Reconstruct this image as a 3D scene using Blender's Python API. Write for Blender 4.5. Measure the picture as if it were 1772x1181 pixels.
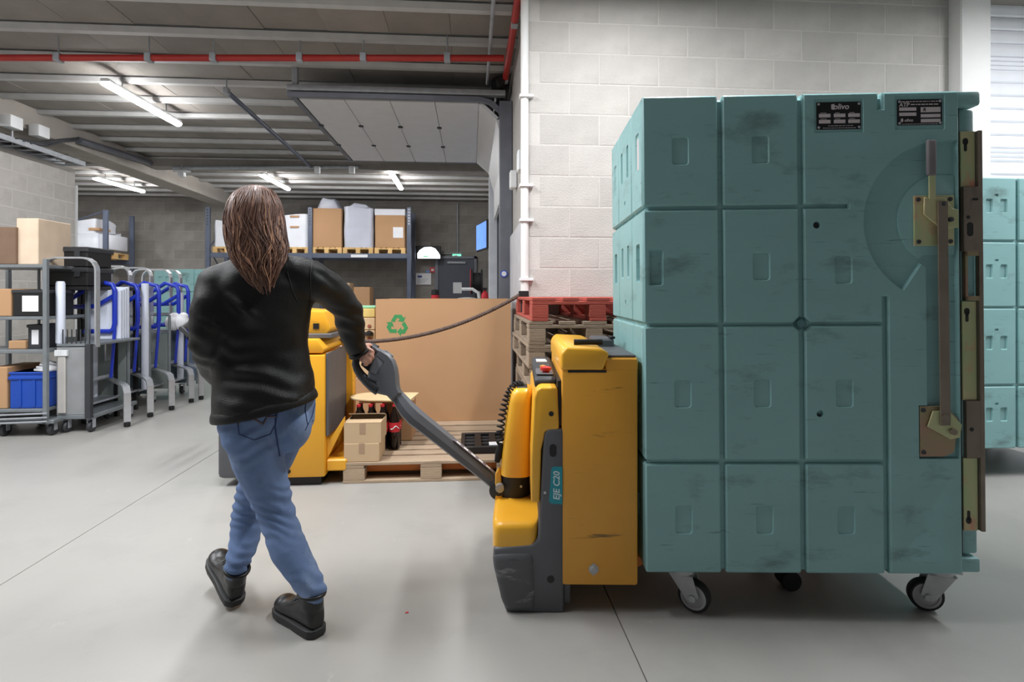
import bpy, bmesh, math, random
from mathutils import Vector, Matrix, noise
from mathutils.bvhtree import BVHTree
from mathutils import geometry as mgeo
random.seed(7)
for o in list(bpy.data.objects):
    bpy.data.objects.remove(o)
SC = bpy.context.scene
COL = SC.collection
R = math.radians
# ------------------------------------------------------------------ camera
FPX, CX, HOR, CAMZ = 950.0, 886.0, 510.0, 1.30
YAW = math.atan(71.0 / FPX)
cd = bpy.data.cameras.new('camera')
cam = bpy.data.objects.new('camera', cd)
COL.objects.link(cam)
cam.location = (0, 0, CAMZ)
cam.rotation_euler = (math.pi / 2, 0, -YAW)
cd.sensor_fit = 'HORIZONTAL'
cd.sensor_width = 36.0
cd.lens = 36.0 * FPX / 1772.0
cd.shift_y = -(590.5 - HOR) / 1772.0
cd.clip_start = 0.05
SC.camera = cam
# ------------------------------------------------------------------ world, exposure
SC.view_settings.view_transform = 'Standard'
SC.view_settings.look = 'None'
SC.view_settings.gamma = 1.0
SC.view_settings.use_curve_mapping = False
SC.view_settings.exposure = 0.3
W = bpy.data.worlds.new('world')
SC.world = W
W.use_nodes = True
W.node_tree.nodes['Background'].inputs[0].default_value = (0.92, 0.96, 1.0, 1)
W.node_tree.nodes['Background'].inputs[1].default_value = 0.12
# ------------------------------------------------------------------ unseen area lamps outside the frame: some inferred from shadows, others added as fill
def area_lamp(x, y, z, sx, sy, power, rz=0, col=(0.96, 0.98, 1.0), tilt=0):
    l = bpy.data.lights.new('area_lamp', 'AREA')
    l.shape = 'RECTANGLE'; l.size = sx; l.size_y = sy; l.energy = power; l.color = col
    o = bpy.data.objects.new('area_lamp', l)
    COL.objects.link(o)
    o.location = (x, y, z); o.rotation_euler = (tilt, 0, rz)
    return o
for lx, ly, lp in ((1.2, 2.75, 74), (4.9, 2.4, 95), (-1.3, 2.6, 66), (-3.6, 3.1, 78), (-5.6, 3.2, 60), (-1.3, 3.5, 30), (-3.2, 2.0, 50), (-7.8, 6.0, 70), (-9.6, 10.4, 110)):
    area_lamp(lx, ly, 3.76, 0.14, 1.55, lp)

# ------------------------------------------------------------------ pixel -> place helpers (1772 x 1181 frame)
VR = Vector((math.cos(YAW), -math.sin(YAW), 0))
VF = Vector((math.sin(YAW), math.cos(YAW), 0))
VU = Vector((0, 0, 1))
CAM = Vector((0, 0, CAMZ))
def ray(px, py): return VF + VR * ((px - CX) / FPX) + VU * ((HOR - py) / FPX)
def pt(px, py, D): return CAM + ray(px, py) * D
def at_z(px, py, z): r = ray(px, py); return CAM + r * ((z - CAMZ) / r.z)
def at_y(px, py, y): r = ray(px, py); return CAM + r * (y / r.y)
def at_x(px, py, x): r = ray(px, py); return CAM + r * (x / r.x)
# ------------------------------------------------------------------ materials
def lin(c):
    return tuple(((v / 255.0) / 12.92 if v <= 10 else ((v / 255.0 + 0.055) / 1.055) ** 2.4) for v in c) + (1.0,)
def mul(c, k): return tuple(min(1.0, v * k) for v in c[:3]) + (1.0,)
MATS = {}
def M(name, col, rough=0.5, metal=0.0, var=0.08, scale=6.0, bump=0.0, bscale=80.0, stretch=(1, 1, 1),
      dirt=None, rnd=0.0, coat=0.0, emit=0.0, trans=0.0, col2=None, alpha=1.0, dirt2=None, spec=0.5):
    """dirt = (colour, scale, threshold, softness, stretch, strength)"""
    if name in MATS: return MATS[name]
    m = bpy.data.materials.new(name); m.use_nodes = True
    nt = m.node_tree; N = nt.nodes; L = nt.links
    b = N['Principled BSDF']
    b.inputs['Roughness'].default_value = rough
    b.inputs['Metallic'].default_value = metal
    b.inputs['Coat Weight'].default_value = coat
    b.inputs['Transmission Weight'].default_value = trans
    b.inputs['Alpha'].default_value = alpha
    b.inputs['Specular IOR Level'].default_value = spec
    tc = N.new('ShaderNodeTexCoord')
    mp = N.new('ShaderNodeMapping'); mp.inputs['Scale'].default_value = stretch
    L.new(tc.outputs['Object'], mp.inputs['Vector'])
    nz = N.new('ShaderNodeTexNoise'); nz.inputs['Scale'].default_value = scale; nz.inputs['Detail'].default_value = 5
    L.new(mp.outputs[0], nz.inputs['Vector'])
    cr = N.new('ShaderNodeValToRGB')
    c = lin(col)
    e = cr.color_ramp.elements
    e[0].position, e[1].position = 0.3, 0.7
    if col2: e[0].color, e[1].color = c, lin(col2)
    else: e[0].color, e[1].color = mul(c, 1 - var), mul(c, 1 + var)
    L.new(nz.outputs['Fac'], cr.inputs['Fac'])
    out = cr.outputs['Color']
    for dd in (dirt, dirt2):
        if not dd: continue
        dc, ds, th, so, st, k = dd
        mp2 = N.new('ShaderNodeMapping'); mp2.inputs['Scale'].default_value = st
        L.new(tc.outputs['Object'], mp2.inputs['Vector'])
        n2 = N.new('ShaderNodeTexNoise'); n2.inputs['Scale'].default_value = ds; n2.inputs['Detail'].default_value = 6
        n2.inputs['Roughness'].default_value = 0.65
        L.new(mp2.outputs[0], n2.inputs['Vector'])
        mr = N.new('ShaderNodeMapRange')
        mr.inputs['From Min'].default_value = th; mr.inputs['From Max'].default_value = th + so
        mr.inputs['To Max'].default_value = k
        L.new(n2.outputs['Fac'], mr.inputs['Value'])
        mx = N.new('ShaderNodeMix'); mx.data_type = 'RGBA'
        L.new(mr.outputs[0], mx.inputs['Factor']); L.new(out, mx.inputs['A'])
        mx.inputs['B'].default_value = lin(dc)
        out = mx.outputs['Result']
    if rnd:
        oi = N.new('ShaderNodeObjectInfo')
        mr = N.new('ShaderNodeMapRange'); mr.inputs['To Min'].default_value = 1 - rnd; mr.inputs['To Max'].default_value = 1 + rnd
        L.new(oi.outputs['Random'], mr.inputs['Value'])
        mx = N.new('ShaderNodeMix'); mx.data_type = 'RGBA'; mx.blend_type = 'MULTIPLY'; mx.inputs['Factor'].default_value = 1
        L.new(out, mx.inputs['A']); L.new(mr.outputs[0], mx.inputs['B'])
        out = mx.outputs['Result']
    L.new(out, b.inputs['Base Color'])
    if emit:
        L.new(out, b.inputs['Emission Color']); b.inputs['Emission Strength'].default_value = emit
    if bump:
        n3 = N.new('ShaderNodeTexNoise'); n3.inputs['Scale'].default_value = bscale; n3.inputs['Detail'].default_value = 4
        L.new(mp.outputs[0], n3.inputs['Vector'])
        bp = N.new('ShaderNodeBump'); bp.inputs['Strength'].default_value = bump; bp.inputs['Distance'].default_value = 0.01
        L.new(n3.outputs['Fac'], bp.inputs['Height']); L.new(bp.outputs[0], b.inputs['Normal'])
    MATS[name] = m
    return m
# ------------------------------------------------------------------ mesh helpers
def finish(bm, name, mat, smooth=35, recalc=True):
    if recalc: bmesh.ops.recalc_face_normals(bm, faces=bm.faces)
    me = bpy.data.meshes.new(name)
    bm.to_mesh(me); bm.free()
    if mat: me.materials.append(mat)
    if smooth:
        me.polygons.foreach_set('use_smooth', [True] * len(me.polygons))
        me.set_sharp_from_angle(angle=R(smooth))
    return me
def link(name, me, parent=None, loc=None, rz=None):
    o = bpy.data.objects.new(name, me); COL.objects.link(o)
    if parent: o.parent = parent
    if loc is not None: o.location = loc
    if rz is not None: o.rotation_euler = (0, 0, rz)
    return o
def obj(name, bm, mat, parent=None, smooth=35, label=None, loc=None, rz=None):
    o = link(name, finish(bm, name, mat, smooth), parent, loc, rz)
    if label: o['label'] = label
    return o
def thing(name, label, cat, loc=(0, 0, 0), rz=0.0, group=None):
    o = bpy.data.objects.new(name, None); COL.objects.link(o)
    o.empty_display_size = 0.1
    o.location = loc; o.rotation_euler = (0, 0, rz); o['label'] = label; o['category'] = cat
    if group: o['group'] = group
    return o
def tag(o, label, cat, group=None):
    o['label'] = label; o['category'] = cat
    if group: o['group'] = group
    return o
def struct(o): o['kind'] = 'structure'; return o
def stuff(o): o['kind'] = 'stuff'; return o
def dup(root, loc, rz=None, label=None, group=None):
    def cp(o, par):
        c = o.copy(); COL.objects.link(c)
        if par: c.parent = par
        for ch in list(o.children): cp(ch, c)
        return c
    c = cp(root, None); c.location = loc
    if rz is not None: c.rotation_euler = (0, 0, rz)
    if label: c['label'] = label
    if group: c['group'] = group
    return c
def NB(): return bmesh.new()
def bx(bm, x0, x1, y0, y1, z0, z1, bev=0.0, seg=1, mtx=None):
    g = bmesh.ops.create_cube(bm, size=1.0)
    vs = g['verts']
    for v in vs:
        v.co = Vector((x0 + (v.co.x + .5) * (x1 - x0), y0 + (v.co.y + .5) * (y1 - y0), z0 + (v.co.z + .5) * (z1 - z0)))
    if bev:
        es = list({e for v in vs for e in v.link_edges})
        r = bmesh.ops.bevel(bm, geom=es, offset=bev, segments=seg, profile=0.5, affect='EDGES', clamp_overlap=True)
        vs = list({v for f in r['faces'] for v in f.verts} | {v for v in vs if v.is_valid})
    if mtx:
        bmesh.ops.transform(bm, matrix=mtx, verts=[v for v in vs if v.is_valid])
    return vs
AX = {'x': lambda a, b, c: Vector((c, a, b)), 'y': lambda a, b, c: Vector((a, c, b)), 'z': lambda a, b, c: Vector((a, b, c))}
def prism(bm, pts, axis, a0, a1, bev=0.0, seg=1):
    f = AX[axis]
    lo = [bm.verts.new(f(p[0], p[1], a0)) for p in pts]
    hi = [bm.verts.new(f(p[0], p[1], a1)) for p in pts]
    n = len(pts); fs = [bm.faces.new(lo), bm.faces.new(hi[::-1])]
    for i in range(n): fs.append(bm.faces.new((lo[i], hi[i], hi[(i + 1) % n], lo[(i + 1) % n])))
    if bev:
        bmesh.ops.recalc_face_normals(bm, faces=fs)
        es = list({e for q in fs for e in q.edges if e.calc_face_angle(0) > 0.35})
        bmesh.ops.bevel(bm, geom=es, offset=bev, segments=seg, profile=0.5, affect='EDGES', clamp_overlap=True)
def frames(pts, closed=False, ref=None):
    n = len(pts); T = []
    for i in range(n):
        if closed: t = pts[(i + 1) % n] - pts[i - 1]
        else: t = pts[min(i + 1, n - 1)] - pts[max(i - 1, 0)]
        T.append(t.normalized() if t.length > 1e-9 else Vector((0, 0, 1)))
    u = Vector(ref) if ref is not None else (Vector((0, 0, 1)) if abs(T[0].z) < .9 else Vector((1, 0, 0)))
    out = []
    for i in range(n):
        u = u - T[i] * u.dot(T[i])
        if u.length < 1e-6: u = T[i].orthogonal()
        u.normalize()
        out.append((u.copy(), T[i].cross(u)))
    return out
def tube(bm, pts, r, seg=8, closed=False, ref=None, caps=True):
    """r: number, list of numbers, or list of (ru, rv)"""
    pts = [Vector(p) for p in pts]; n = len(pts)
    fr = frames(pts, closed, ref); rings = []
    for i, p in enumerate(pts):
        ri = r[i] if isinstance(r, (list, tuple)) and not (isinstance(r, tuple)) else r
        if isinstance(ri, (int, float)): ri = (ri, ri)
        u, v = fr[i]
        rings.append([bm.verts.new(p + u * (ri[0] * math.cos(2 * math.pi * k / seg)) + v * (ri[1] * math.sin(2 * math.pi * k / seg))) for k in range(seg)])
    for i in range(n if closed else n - 1):
        a, b = rings[i], rings[(i + 1) % n]
        for k in range(seg): bm.faces.new((a[k], a[(k + 1) % seg], b[(k + 1) % seg], b[k]))
    if caps and not closed:
        bm.faces.new(rings[0][::-1]); bm.faces.new(rings[-1])
    return rings
def strap(bm, pts, w, t, ref):
    """flat bar: rectangular section, w along ref, t across"""
    pts = [Vector(p) for p in pts]; fr = frames(pts, False, ref); rings = []
    for p, (u, v) in zip(pts, fr):
        rings.append([bm.verts.new(p + u * (a * w / 2) + v * (b * t / 2)) for a, b in ((-1, -1), (1, -1), (1, 1), (-1, 1))])
    for a, b in zip(rings, rings[1:]):
        for k in range(4): bm.faces.new((a[k], a[(k + 1) % 4], b[(k + 1) % 4], b[k]))
    bm.faces.new(rings[0][::-1]); bm.faces.new(rings[-1])
def loft(bm, rings, caps=True):
    rr = [[bm.verts.new(p) for p in r] for r in rings]
    n = len(rr[0])
    for a, b in zip(rr, rr[1:]):
        for k in range(n): bm.faces.new((a[k], a[(k + 1) % n], b[(k + 1) % n], b[k]))
    if caps: bm.faces.new(rr[0][::-1]); bm.faces.new(rr[-1])
def lathe(bm, prof, o, axis='z', seg=20, caps=True):
    """prof: list of (radius, along-axis)"""
    o = Vector(o); rings = []
    for r, a in prof:
        ring = []
        for k in range(seg):
            c, s = math.cos(2 * math.pi * k / seg) * r, math.sin(2 * math.pi * k / seg) * r
            ring.append(o + (Vector((c, s, a)) if axis == 'z' else Vector((a, c, s)) if axis == 'x' else Vector((s, a, c))))
        rings.append(ring)
    loft(bm, rings, caps)
def blob(bm, c, rx, ry, rz, sub=2, rot=None):
    m = Matrix.Translation(Vector(c)) @ (rot.to_4x4() if rot else Matrix()) @ Matrix.Diagonal((rx, ry, rz, 1))
    bmesh.ops.create_icosphere(bm, subdivisions=sub, radius=1.0, matrix=m)
def rrect(cx, cz, w, h, r=0.0, n=4):
    if r <= 0: return [(cx - w / 2, cz - h / 2), (cx + w / 2, cz - h / 2), (cx + w / 2, cz + h / 2), (cx - w / 2, cz + h / 2)]
    p = []
    for qx, qz, a0 in ((1, -1, -90), (1, 1, 0), (-1, 1, 90), (-1, -1, 180)):
        for k in range(n + 1):
            a = R(a0 + 90 * k / n)
            p.append((cx + qx * (w / 2 - r) + r * math.cos(a), cz + qz * (h / 2 - r) + r * math.sin(a)))
    return p
def circ(cx, cz, r, n=12): return [(cx + r * math.cos(2 * math.pi * k / n), cz + r * math.sin(2 * math.pi * k / n)) for k in range(n)]
def area2(p): return sum(p[i][0] * p[(i + 1) % len(p)][1] - p[(i + 1) % len(p)][0] * p[i][1] for i in range(len(p))) / 2
def inset(p, d):
    """miter inset of a polygon (towards its inside for d > 0)"""
    if area2(p) < 0: p = p[::-1]
    n = len(p); out = []
    for i in range(n):
        a, b, c = Vector(p[i - 1]), Vector(p[i]), Vector(p[(i + 1) % n])
        e1, e2 = (b - a).normalized(), (c - b).normalized()
        n1, n2 = Vector((-e1.y, e1.x)), Vector((-e2.y, e2.x))
        m = n1 + n2
        k = d / max(0.35, (1 + n1.dot(n2)))
        q = b + m * k
        out.append((q.x, q.y))
    return out
def relief(bm, outer, holes, depth, ch=0.006, mtx=None):
    """solid plate in local XZ, front face at y=0 looking to -Y, back at y=depth; holes = [(pts, depth, rimslope)]"""
    if area2(outer) < 0: outer = outer[::-1]
    nv0 = set(bm.verts)
    front = [bm.verts.new((x, 0, z)) for x, z in inset(outer, ch)]
    mid = [bm.verts.new((x, ch, z)) for x, z in outer]
    back = [bm.verts.new((x, depth, z)) for x, z in outer]
    n = len(outer); edges = []
    for i in range(n):
        j = (i + 1) % n
        bm.faces.new((front[i], front[j], mid[j], mid[i])); bm.faces.new((mid[i], mid[j], back[j], back[i]))
        edges.append(bm.edges.get((front[i], front[j])))
    bm.faces.new(back)
    for h in holes:
        pts, hd = h[0], h[1]; sl = h[2] if len(h) > 2 else 0.003
        if area2(pts) < 0: pts = pts[::-1]
        rim = [bm.verts.new((x, 0, z)) for x, z in pts]
        bot = [bm.verts.new((x, hd, z)) for x, z in inset(pts, sl)]
        m = len(pts)
        for i in range(m):
            j = (i + 1) % m
            bm.faces.new((rim[i], rim[j], bot[j], bot[i]))
            edges.append(bm.edges.get((rim[i], rim[j])))
        tr = mgeo.tessellate_polygon([[Vector((v.co.x, v.co.z, 0)) for v in bot]])
        for t in tr:
            try: bm.faces.new([bot[k] for k in t])
            except ValueError: pass
    bmesh.ops.triangle_fill(bm, use_beauty=True, use_dissolve=False, edges=edges)
    nv = [v for v in bm.verts if v not in nv0]
    if mtx: bmesh.ops.transform(bm, matrix=mtx, verts=nv)
def remeshed(bm, voxel, smooth=6, factor=0.5):
    me = bpy.data.meshes.new('tmp'); bmesh.ops.recalc_face_normals(bm, faces=bm.faces); bm.to_mesh(me); bm.free()
    o = bpy.data.objects.new('tmp', me); COL.objects.link(o)
    m = o.modifiers.new('r', 'REMESH'); m.mode = 'VOXEL'; m.voxel_size = voxel; m.adaptivity = 0
    if smooth:
        s = o.modifiers.new('s', 'SMOOTH'); s.iterations = smooth; s.factor = factor
    dg = bpy.context.evaluated_depsgraph_get(); dg.update()
    out = bpy.data.meshes.new_from_object(o.evaluated_get(dg))
    bpy.data.objects.remove(o); bpy.data.meshes.remove(me)
    out.polygons.foreach_set('use_smooth', [True] * len(out.polygons))
    return out
def text_mesh(s, size, mat, depth=0.0006, bold=False, shear=0.0):
    cu = bpy.data.curves.new('t', 'FONT'); cu.body = s; cu.size = size; cu.extrude = depth
    cu.align_x = 'CENTER'; cu.align_y = 'CENTER'; cu.shear = shear
    if bold: cu.offset = size * 0.02
    o = bpy.data.objects.new('t', cu); COL.objects.link(o)
    dg = bpy.context.evaluated_depsgraph_get(); dg.update()
    me = bpy.data.meshes.new_from_object(o.evaluated_get(dg))
    bpy.data.objects.remove(o)
    me.materials.clear(); me.materials.append(mat)
    return me
# text lies in its XY plane; this stands it up facing -Y
STAND = Matrix.Rotation(math.pi / 2, 4, 'X')
# ================================================================== setting
m_floor = M('concrete_floor', (157, 155, 151), 0.42, var=0.05, scale=1.3, bump=0.05, bscale=30,
            dirt=((138, 137, 135), 2.2, 0.52, 0.25, (1, 1, 1), 0.55), dirt2=((190, 189, 186), 9, 0.66, 0.12, (1, .5, 1), 0.5))
m_joint = M('joint_dark', (84, 82, 80), 0.9)
m_ceil = M('hollow_block', (140, 134, 128), 0.9, var=0.12, scale=2.5, bump=0.3, bscale=60, rnd=0.10)
m_joist = M('joist_concrete', (182, 182, 181), 0.7, var=0.08, scale=5, rnd=0.04)
m_slab = M('slab_dark', (96, 94, 92), 0.9)
m_block = M('light_block', (193, 188, 183), 0.9, var=0.06, scale=5, bump=0.5, bscale=70, rnd=0.055,
            dirt=((166, 160, 154), 3.0, 0.55, 0.2, (1, 1, 1.6), 0.45))
m_mortar = M('light_mortar', (206, 201, 196), 0.95, var=0.04, bump=0.4, bscale=90)
m_dblock = M('grey_block', (146, 142, 137), 0.95, var=0.10, scale=4, bump=0.4, bscale=50, rnd=0.12)
m_dmortar = M('grey_mortar', (160, 156, 150), 0.95)
m_white = M('white_paint', (233, 232, 230), 0.6, var=0.03, scale=4, bump=0.15, bscale=60)
m_slat = M('white_slat', (240, 242, 248), 0.4, var=0.02)
m_galv = M('galvanised', (170, 174, 180), 0.5, 0.3, var=0.12, scale=14)
m_track = M('track_grey', (118, 121, 130), 0.45, 0.4, var=0.1)
m_bluegrey = M('rack_blue_grey', (86, 94, 112), 0.45, 0.2, var=0.08)
m_red = M('red_pipe', (168, 38, 30), 0.45, var=0.08)
m_beam = M('beam_concrete', (168, 162, 154), 0.85, var=0.08, scale=3, bump=0.2, bscale=40)
m_black = M('black_plastic', (24, 24, 26), 0.5, var=0.1)
m_dark = M('dark_grey', (52, 54, 58), 0.55, var=0.1)
m_lamp = M('lamp_diffuser', (255, 255, 255), 0.4, var=0.0, emit=74.0)
m_lampbody = M('lamp_body', (205, 207, 208), 0.5)
m_panel = M('door_panel_white', (214, 214, 216), 0.45, var=0.03)
m_whitepl = M('white_plastic', (226, 228, 230), 0.45, var=0.03)
m_paper = M('white_paper', (235, 236, 240), 0.7, var=0.03)

X0, X1, Y0, Y1 = -11.6, 5.2, -4.0, 15.6
XR = pt(913, 510, 4.6).x            # plane of the side wall that runs away from the camera
YR = pt(1200, 510, 4.62).y - 0.02   # plane of the block wall behind the container
YB = 15.2
# --- floor: saw-cut bays
cut1 = at_z(190, 896, 0).x
cut2 = at_z(1100, 1136, 0).x
bm = NB(); bx(bm, X0, X1 + 1.4, Y0, Y1, -0.2, -0.012)
floor = struct(obj('floor', bm, m_joint, smooth=0))
xs = [X0, cut1 - 4.2, cut1, cut2, X1 + 1.4]; ys = [Y0, -0.6, 6.3, 11.0, Y1]
for i in range(4):
    for j in range(4):
        bm = NB(); bx(bm, xs[i] + .002, xs[i + 1] - .002, ys[j] + .002, ys[j + 1] - .002, -0.012, 0, 0.002)
        obj('slab', bm, m_floor, floor, smooth=0)
# --- ceiling: precast joists with hollow blocks between them
ZJ, ZB_ = 3.83, 3.885
bm = NB(); bx(bm, X0, X1 + 1.4, Y0, Y1, 3.99, 4.1)
ceiling = struct(obj('ceiling', bm, m_slab, smooth=0))
jy = [4.93 + 0.652 * k for k in range(-8, 17)]
bm = NB(); prism(bm, [(-.036, ZJ), (.036, ZJ), (.06, ZJ + .05), (.03, ZJ + .06), (.03, 3.985), (-.03, 3.985), (-.03, ZJ + .06), (-.06, ZJ + .05)], 'x', X0 + .02, X1 - .02)
jme = finish(bm, 'joist', m_joist, 0)
for y in jy: link('joist', jme, ceiling, (0, y, 0))
bm = NB(); prism(bm, [(-.255, ZB_ + .03), (-.235, ZB_), (.235, ZB_), (.255, ZB_ + .03), (.255, 3.98), (-.255, 3.98)], 'x', -.2985, .2985)
hme = finish(bm, 'hollow_block', m_ceil, 0)
for k in range(7, 24):
    for i in range(17):
        x = 0.1 - 0.6 * i
        link('hollow_block', hme, ceiling, (x, jy[k] + .326, random.uniform(-.004, .004)))
bm = NB()
for k in range(0, 24):
    if k < 7: bx(bm, X0 + .03, X1 - .03, jy[k] + .07, jy[k] + .582, ZB_, 3.98)
    else:
        bx(bm, X0 + .03, -9.82, jy[k] + .07, jy[k] + .582, ZB_, 3.98)
        bx(bm, .42, X1 - .03, jy[k] + .07, jy[k] + .582, ZB_, 3.98)
stuff(obj('hollow_block_field', bm, m_ceil, ceiling, smooth=0))
# --- downstand beam along the depth (left) and the cross beam
XBM = -6.05
bm = NB(); bx(bm, XBM - .45, XBM, Y0, YB, 3.56, 3.985, 0.012)
struct(obj('trim_1', bm, m_beam, smooth=0))
bm = NB(); bx(bm, XBM + .01, XR, 10.75, 11.05, 3.70, 3.985, 0.012)
struct(obj('trim_2', bm, m_dblock, smooth=0))

# --- block wall facing the camera behind the container
def block_wall(name, mort, blk, x0, x1, z0, z1, bw, bh, gap, axis, plane, thick, maxn=300, proud=0.0025, off=0.0, seed=1):
    """axis 'y': wall in plane y=plane facing -y;  axis 'x': wall in plane x=plane facing -x or +x by sign of thick"""
    rr = random.Random(seed)
    bm = NB()
    if axis == 'y': bx(bm, x0, x1, plane + proud, plane + thick, z0, z1)
    else: bx(bm, min(plane + math.copysign(proud, thick), plane + thick), max(plane + math.copysign(proud, thick), plane + thick), x0, x1, z0, z1)
    w = struct(obj(name, bm, mort, smooth=0))
    cache = {}
    n = 0; rest = NB()
    rows = int((z1 - z0) / bh + .999)
    for r in range(rows - 1, -1, -1):
        za = z0 + r * bh; zb = min(za + bh - gap, z1)
        s = x0 - (bw / 2 if r % 2 else 0) + off
        while s < x1:
            a, b = max(s, x0 + .002), min(s + bw - gap, x1 - .002)
            s += bw
            if b - a < .05: continue
            L = round(b - a, 3); H = round(zb - za, 3)
            if n < maxn:
                if (L, H) not in cache:
                    bm = NB()
                    if axis == 'y': bx(bm, 0, L, 0, proud + .02, 0, H, .003)
                    else:
                        e = math.copysign(proud + .02, thick)
                        bx(bm, min(0, e), max(0, e), 0, L, 0, H, .004)
                    cache[(L, H)] = finish(bm, 'block', blk, 0)
                d = rr.uniform(-.001, .001)
                link('block', cache[(L, H)], w, (a, plane + d, za) if axis == 'y' else (plane + d, a, za))
                n += 1
            else:
                if axis == 'y': bx(rest, a, b, plane, plane + proud + .01, za, zb)
                else: bx(rest, min(plane, plane + math.copysign(.016, thick)), max(plane, plane + math.copysign(.016, thick)), a, b, za, zb)
    if len(rest.verts): stuff(obj('block_field', rest, blk, w, smooth=0))
    return w
xpil = at_y(1642, 300, YR).x
wall_right = block_wall('wall_right', m_mortar, m_block, XR, xpil, 0, 3.98, .5, .2535, .010, 'y', YR, .2, off=.09, seed=3)
# --- white column and roller shutter at the right edge
xp2 = at_y(1716, 300, YR - .12).x
bm = NB(); bx(bm, xpil, xp2, YR - .12, YR + .25, 0, 3.98, 0.01)
struct(obj('trim_3', bm, m_white, smooth=0))
bm = NB(); bx(bm, xp2 - .02, X1 + 1.2, YR + .10, YR + .14, 0, 3.98)
door1 = struct(obj('door_1', bm, m_slat, smooth=0))
z = 0.02; slat_cache = {}
zlist = []
while z < 3.9:
    h = 0.117
    f = (z % 0.82)
    if f < 0.117: h = 0.04
    zlist.append((z, h)); z += h
for z, h in zlist:
    if h not in slat_cache:
        bm = NB()
        prism(bm, [(0.0, 0.0), (-.012, .012), (-.014, h * .5), (-.012, h - .018), (0.0, h - .004), (.02, h - .004), (.02, 0)], 'x', xp2 + .02, X1 + 1.18)
        slat_cache[h] = finish(bm, 'slat', m_slat, 40)
    link('slat', slat_cache[h], door1, (0, YR + .09, z))
bm = NB(); bx(bm, xp2, xp2 + .045, YR + .02, YR + .1, 0, 3.9, .004)
obj('guide_rail', bm, m_white, door1, smooth=0)

# --- side wall running away, with the dock opening
DY0, DY1, DZ = 6.35, 9.3, 3.25
bm = NB()
bx(bm, XR, XR + .25, YR + .02, DY0, 0, 3.98); bx(bm, XR, XR + .25, DY1, YB, 0, 3.98); bx(bm, XR, XR + .25, DY0, DY1, DZ, 3.98)
struct(obj('wall_side', bm, M('side_wall', (188, 184, 180), 0.9, var=0.05, bump=.3), smooth=0))
bm = NB(); bx(bm, XR + .9, XR + 1.0, DY0 - .8, DY1 + .8, 0, 3.6)
struct(obj('wall_dock', bm, m_whitepl, smooth=0))
# --- back wall of grey blocks
wall_back = block_wall('wall_back', m_dmortar, m_dblock, X0, XR, 0, 3.98, .5, .25, .014, 'y', YB, .25, seed=5)
# --- partition on the left
XW = -6.25
yw1 = at_x(130, 330, XW).y
zw = at_x(66, 273, XW).z
wall_left = block_wall('wall_left', m_mortar, m_block, 1.0, yw1, 0, zw, .5, .25, .014, 'x', XW, -.2, seed=9)
bm = NB(); bx(bm, X0, X0 + .2, Y0, YB, 0, 3.98)
struct(obj('wall_far_left', bm, m_dblock, smooth=0))
bm = NB(); bx(bm, X1 + 1.2, X1 + 1.4, Y0, YR + .4, 0, 3.98)
struct(obj('wall_far_right', bm, m_white, smooth=0))
# --- plinth guard of the partition end
bm = NB(); bx(bm, XW - .22, XW + .03, yw1, yw1 + .02, 0.02, zw - .25, .004)
struct(obj('trim_4', bm, m_whitepl, smooth=0))

# ================================================================== services on the ceiling
def luminaire(pa, pb, z, label):
    a, b = at_z(pa[0], pa[1], z), at_z(pb[0], pb[1], z)
    L = (b - a).length; c = (a + b) / 2
    t = thing('ceiling_light', label, 'ceiling light', (c.x, c.y, z), math.atan2((b - a).y, (b - a).x), 'tube lights on the ceiling')
    bm = NB()
    prof = [(.052 * math.cos(R(a_)), .045 * math.sin(R(a_))) for a_ in range(180, 361, 15)]
    prism(bm, prof, 'x', -L / 2, L / 2, .006)
    obj('diffuser', bm, m_lamp, t, 40)
    bm = NB(); bx(bm, -L / 2 - .01, L / 2 + .01, -.045, .045, .003, .045, .006)
    obj('housing', bm, m_lampbody, t, 30)
    for s in (-1, 1):
        bm = NB(); tube(bm, [(s * L * .3, 0, .045), (s * L * .3, 0, ZB_ - z + .02)], .008, 6)
        obj('hanger', bm, m_galv, t)
luminaire((181, 142), (309, 214), 3.70, 'long bright tube light nearest the camera, below the red pipe')
luminaire((164, 308), (248, 331), 3.70, 'bright tube light left of the sloping concrete beam')
luminaire((452, 302), (499, 327), 3.70, 'bright tube light above the long haired woman\'s head')
luminaire((676, 297), (694, 326), 3.70, 'short looking tube light under the raised white door')

def pipe(name, label, cat, pts, r, mat, clamps=(), cm=None, seg=10, group=None):
    t = thing(name, label, cat, pts[0], 0, group)
    p0 = Vector(pts[0]); bm = NB(); tube(bm, [Vector(p) - p0 for p in pts], r, seg)
    obj('pipe', bm, mat, t, 60)
    for c in clamps:
        c = Vector(c) - p0; bm = NB()
        bx(bm, c.x - .03, c.x + .03, c.y - r - .008, c.y + r + .008, c.z - r - .008, c.z + r + .008, .004)
        obj('clamp', bm, cm or m_galv, t, 30)
        bm = NB(); tube(bm, [(c.x, c.y, c.z + r), (c.x, c.y, ZB_ + .03 - p0.z)], .008, 6); obj('rod', bm, m_galv, t)
    return t
zp = 3.66
pL = at_z(-40, 100, zp); pR = at_z(872, 101, zp)
pipe('sprinkler_pipe', 'red sprinkler pipe running across below the ceiling', 'pipe', [pL, (pR.x - .06, pR.y, zp), (pR.x, pR.y, zp)], .033, m_red,
     [at_z(p, 100, zp) for p in (101, 258, 370, 519, 629, 774)])
pipe('sprinkler_pipe', 'red sprinkler pipe running into depth along the right wall top', 'pipe',
     [(pR.x + .06, 3.2, 3.74), (pR.x + .06, 6.6, 3.74)], .035, m_red, [(pR.x + .06, 4.9, 3.74), (pR.x + .06, 6.2, 3.74)])
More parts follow.
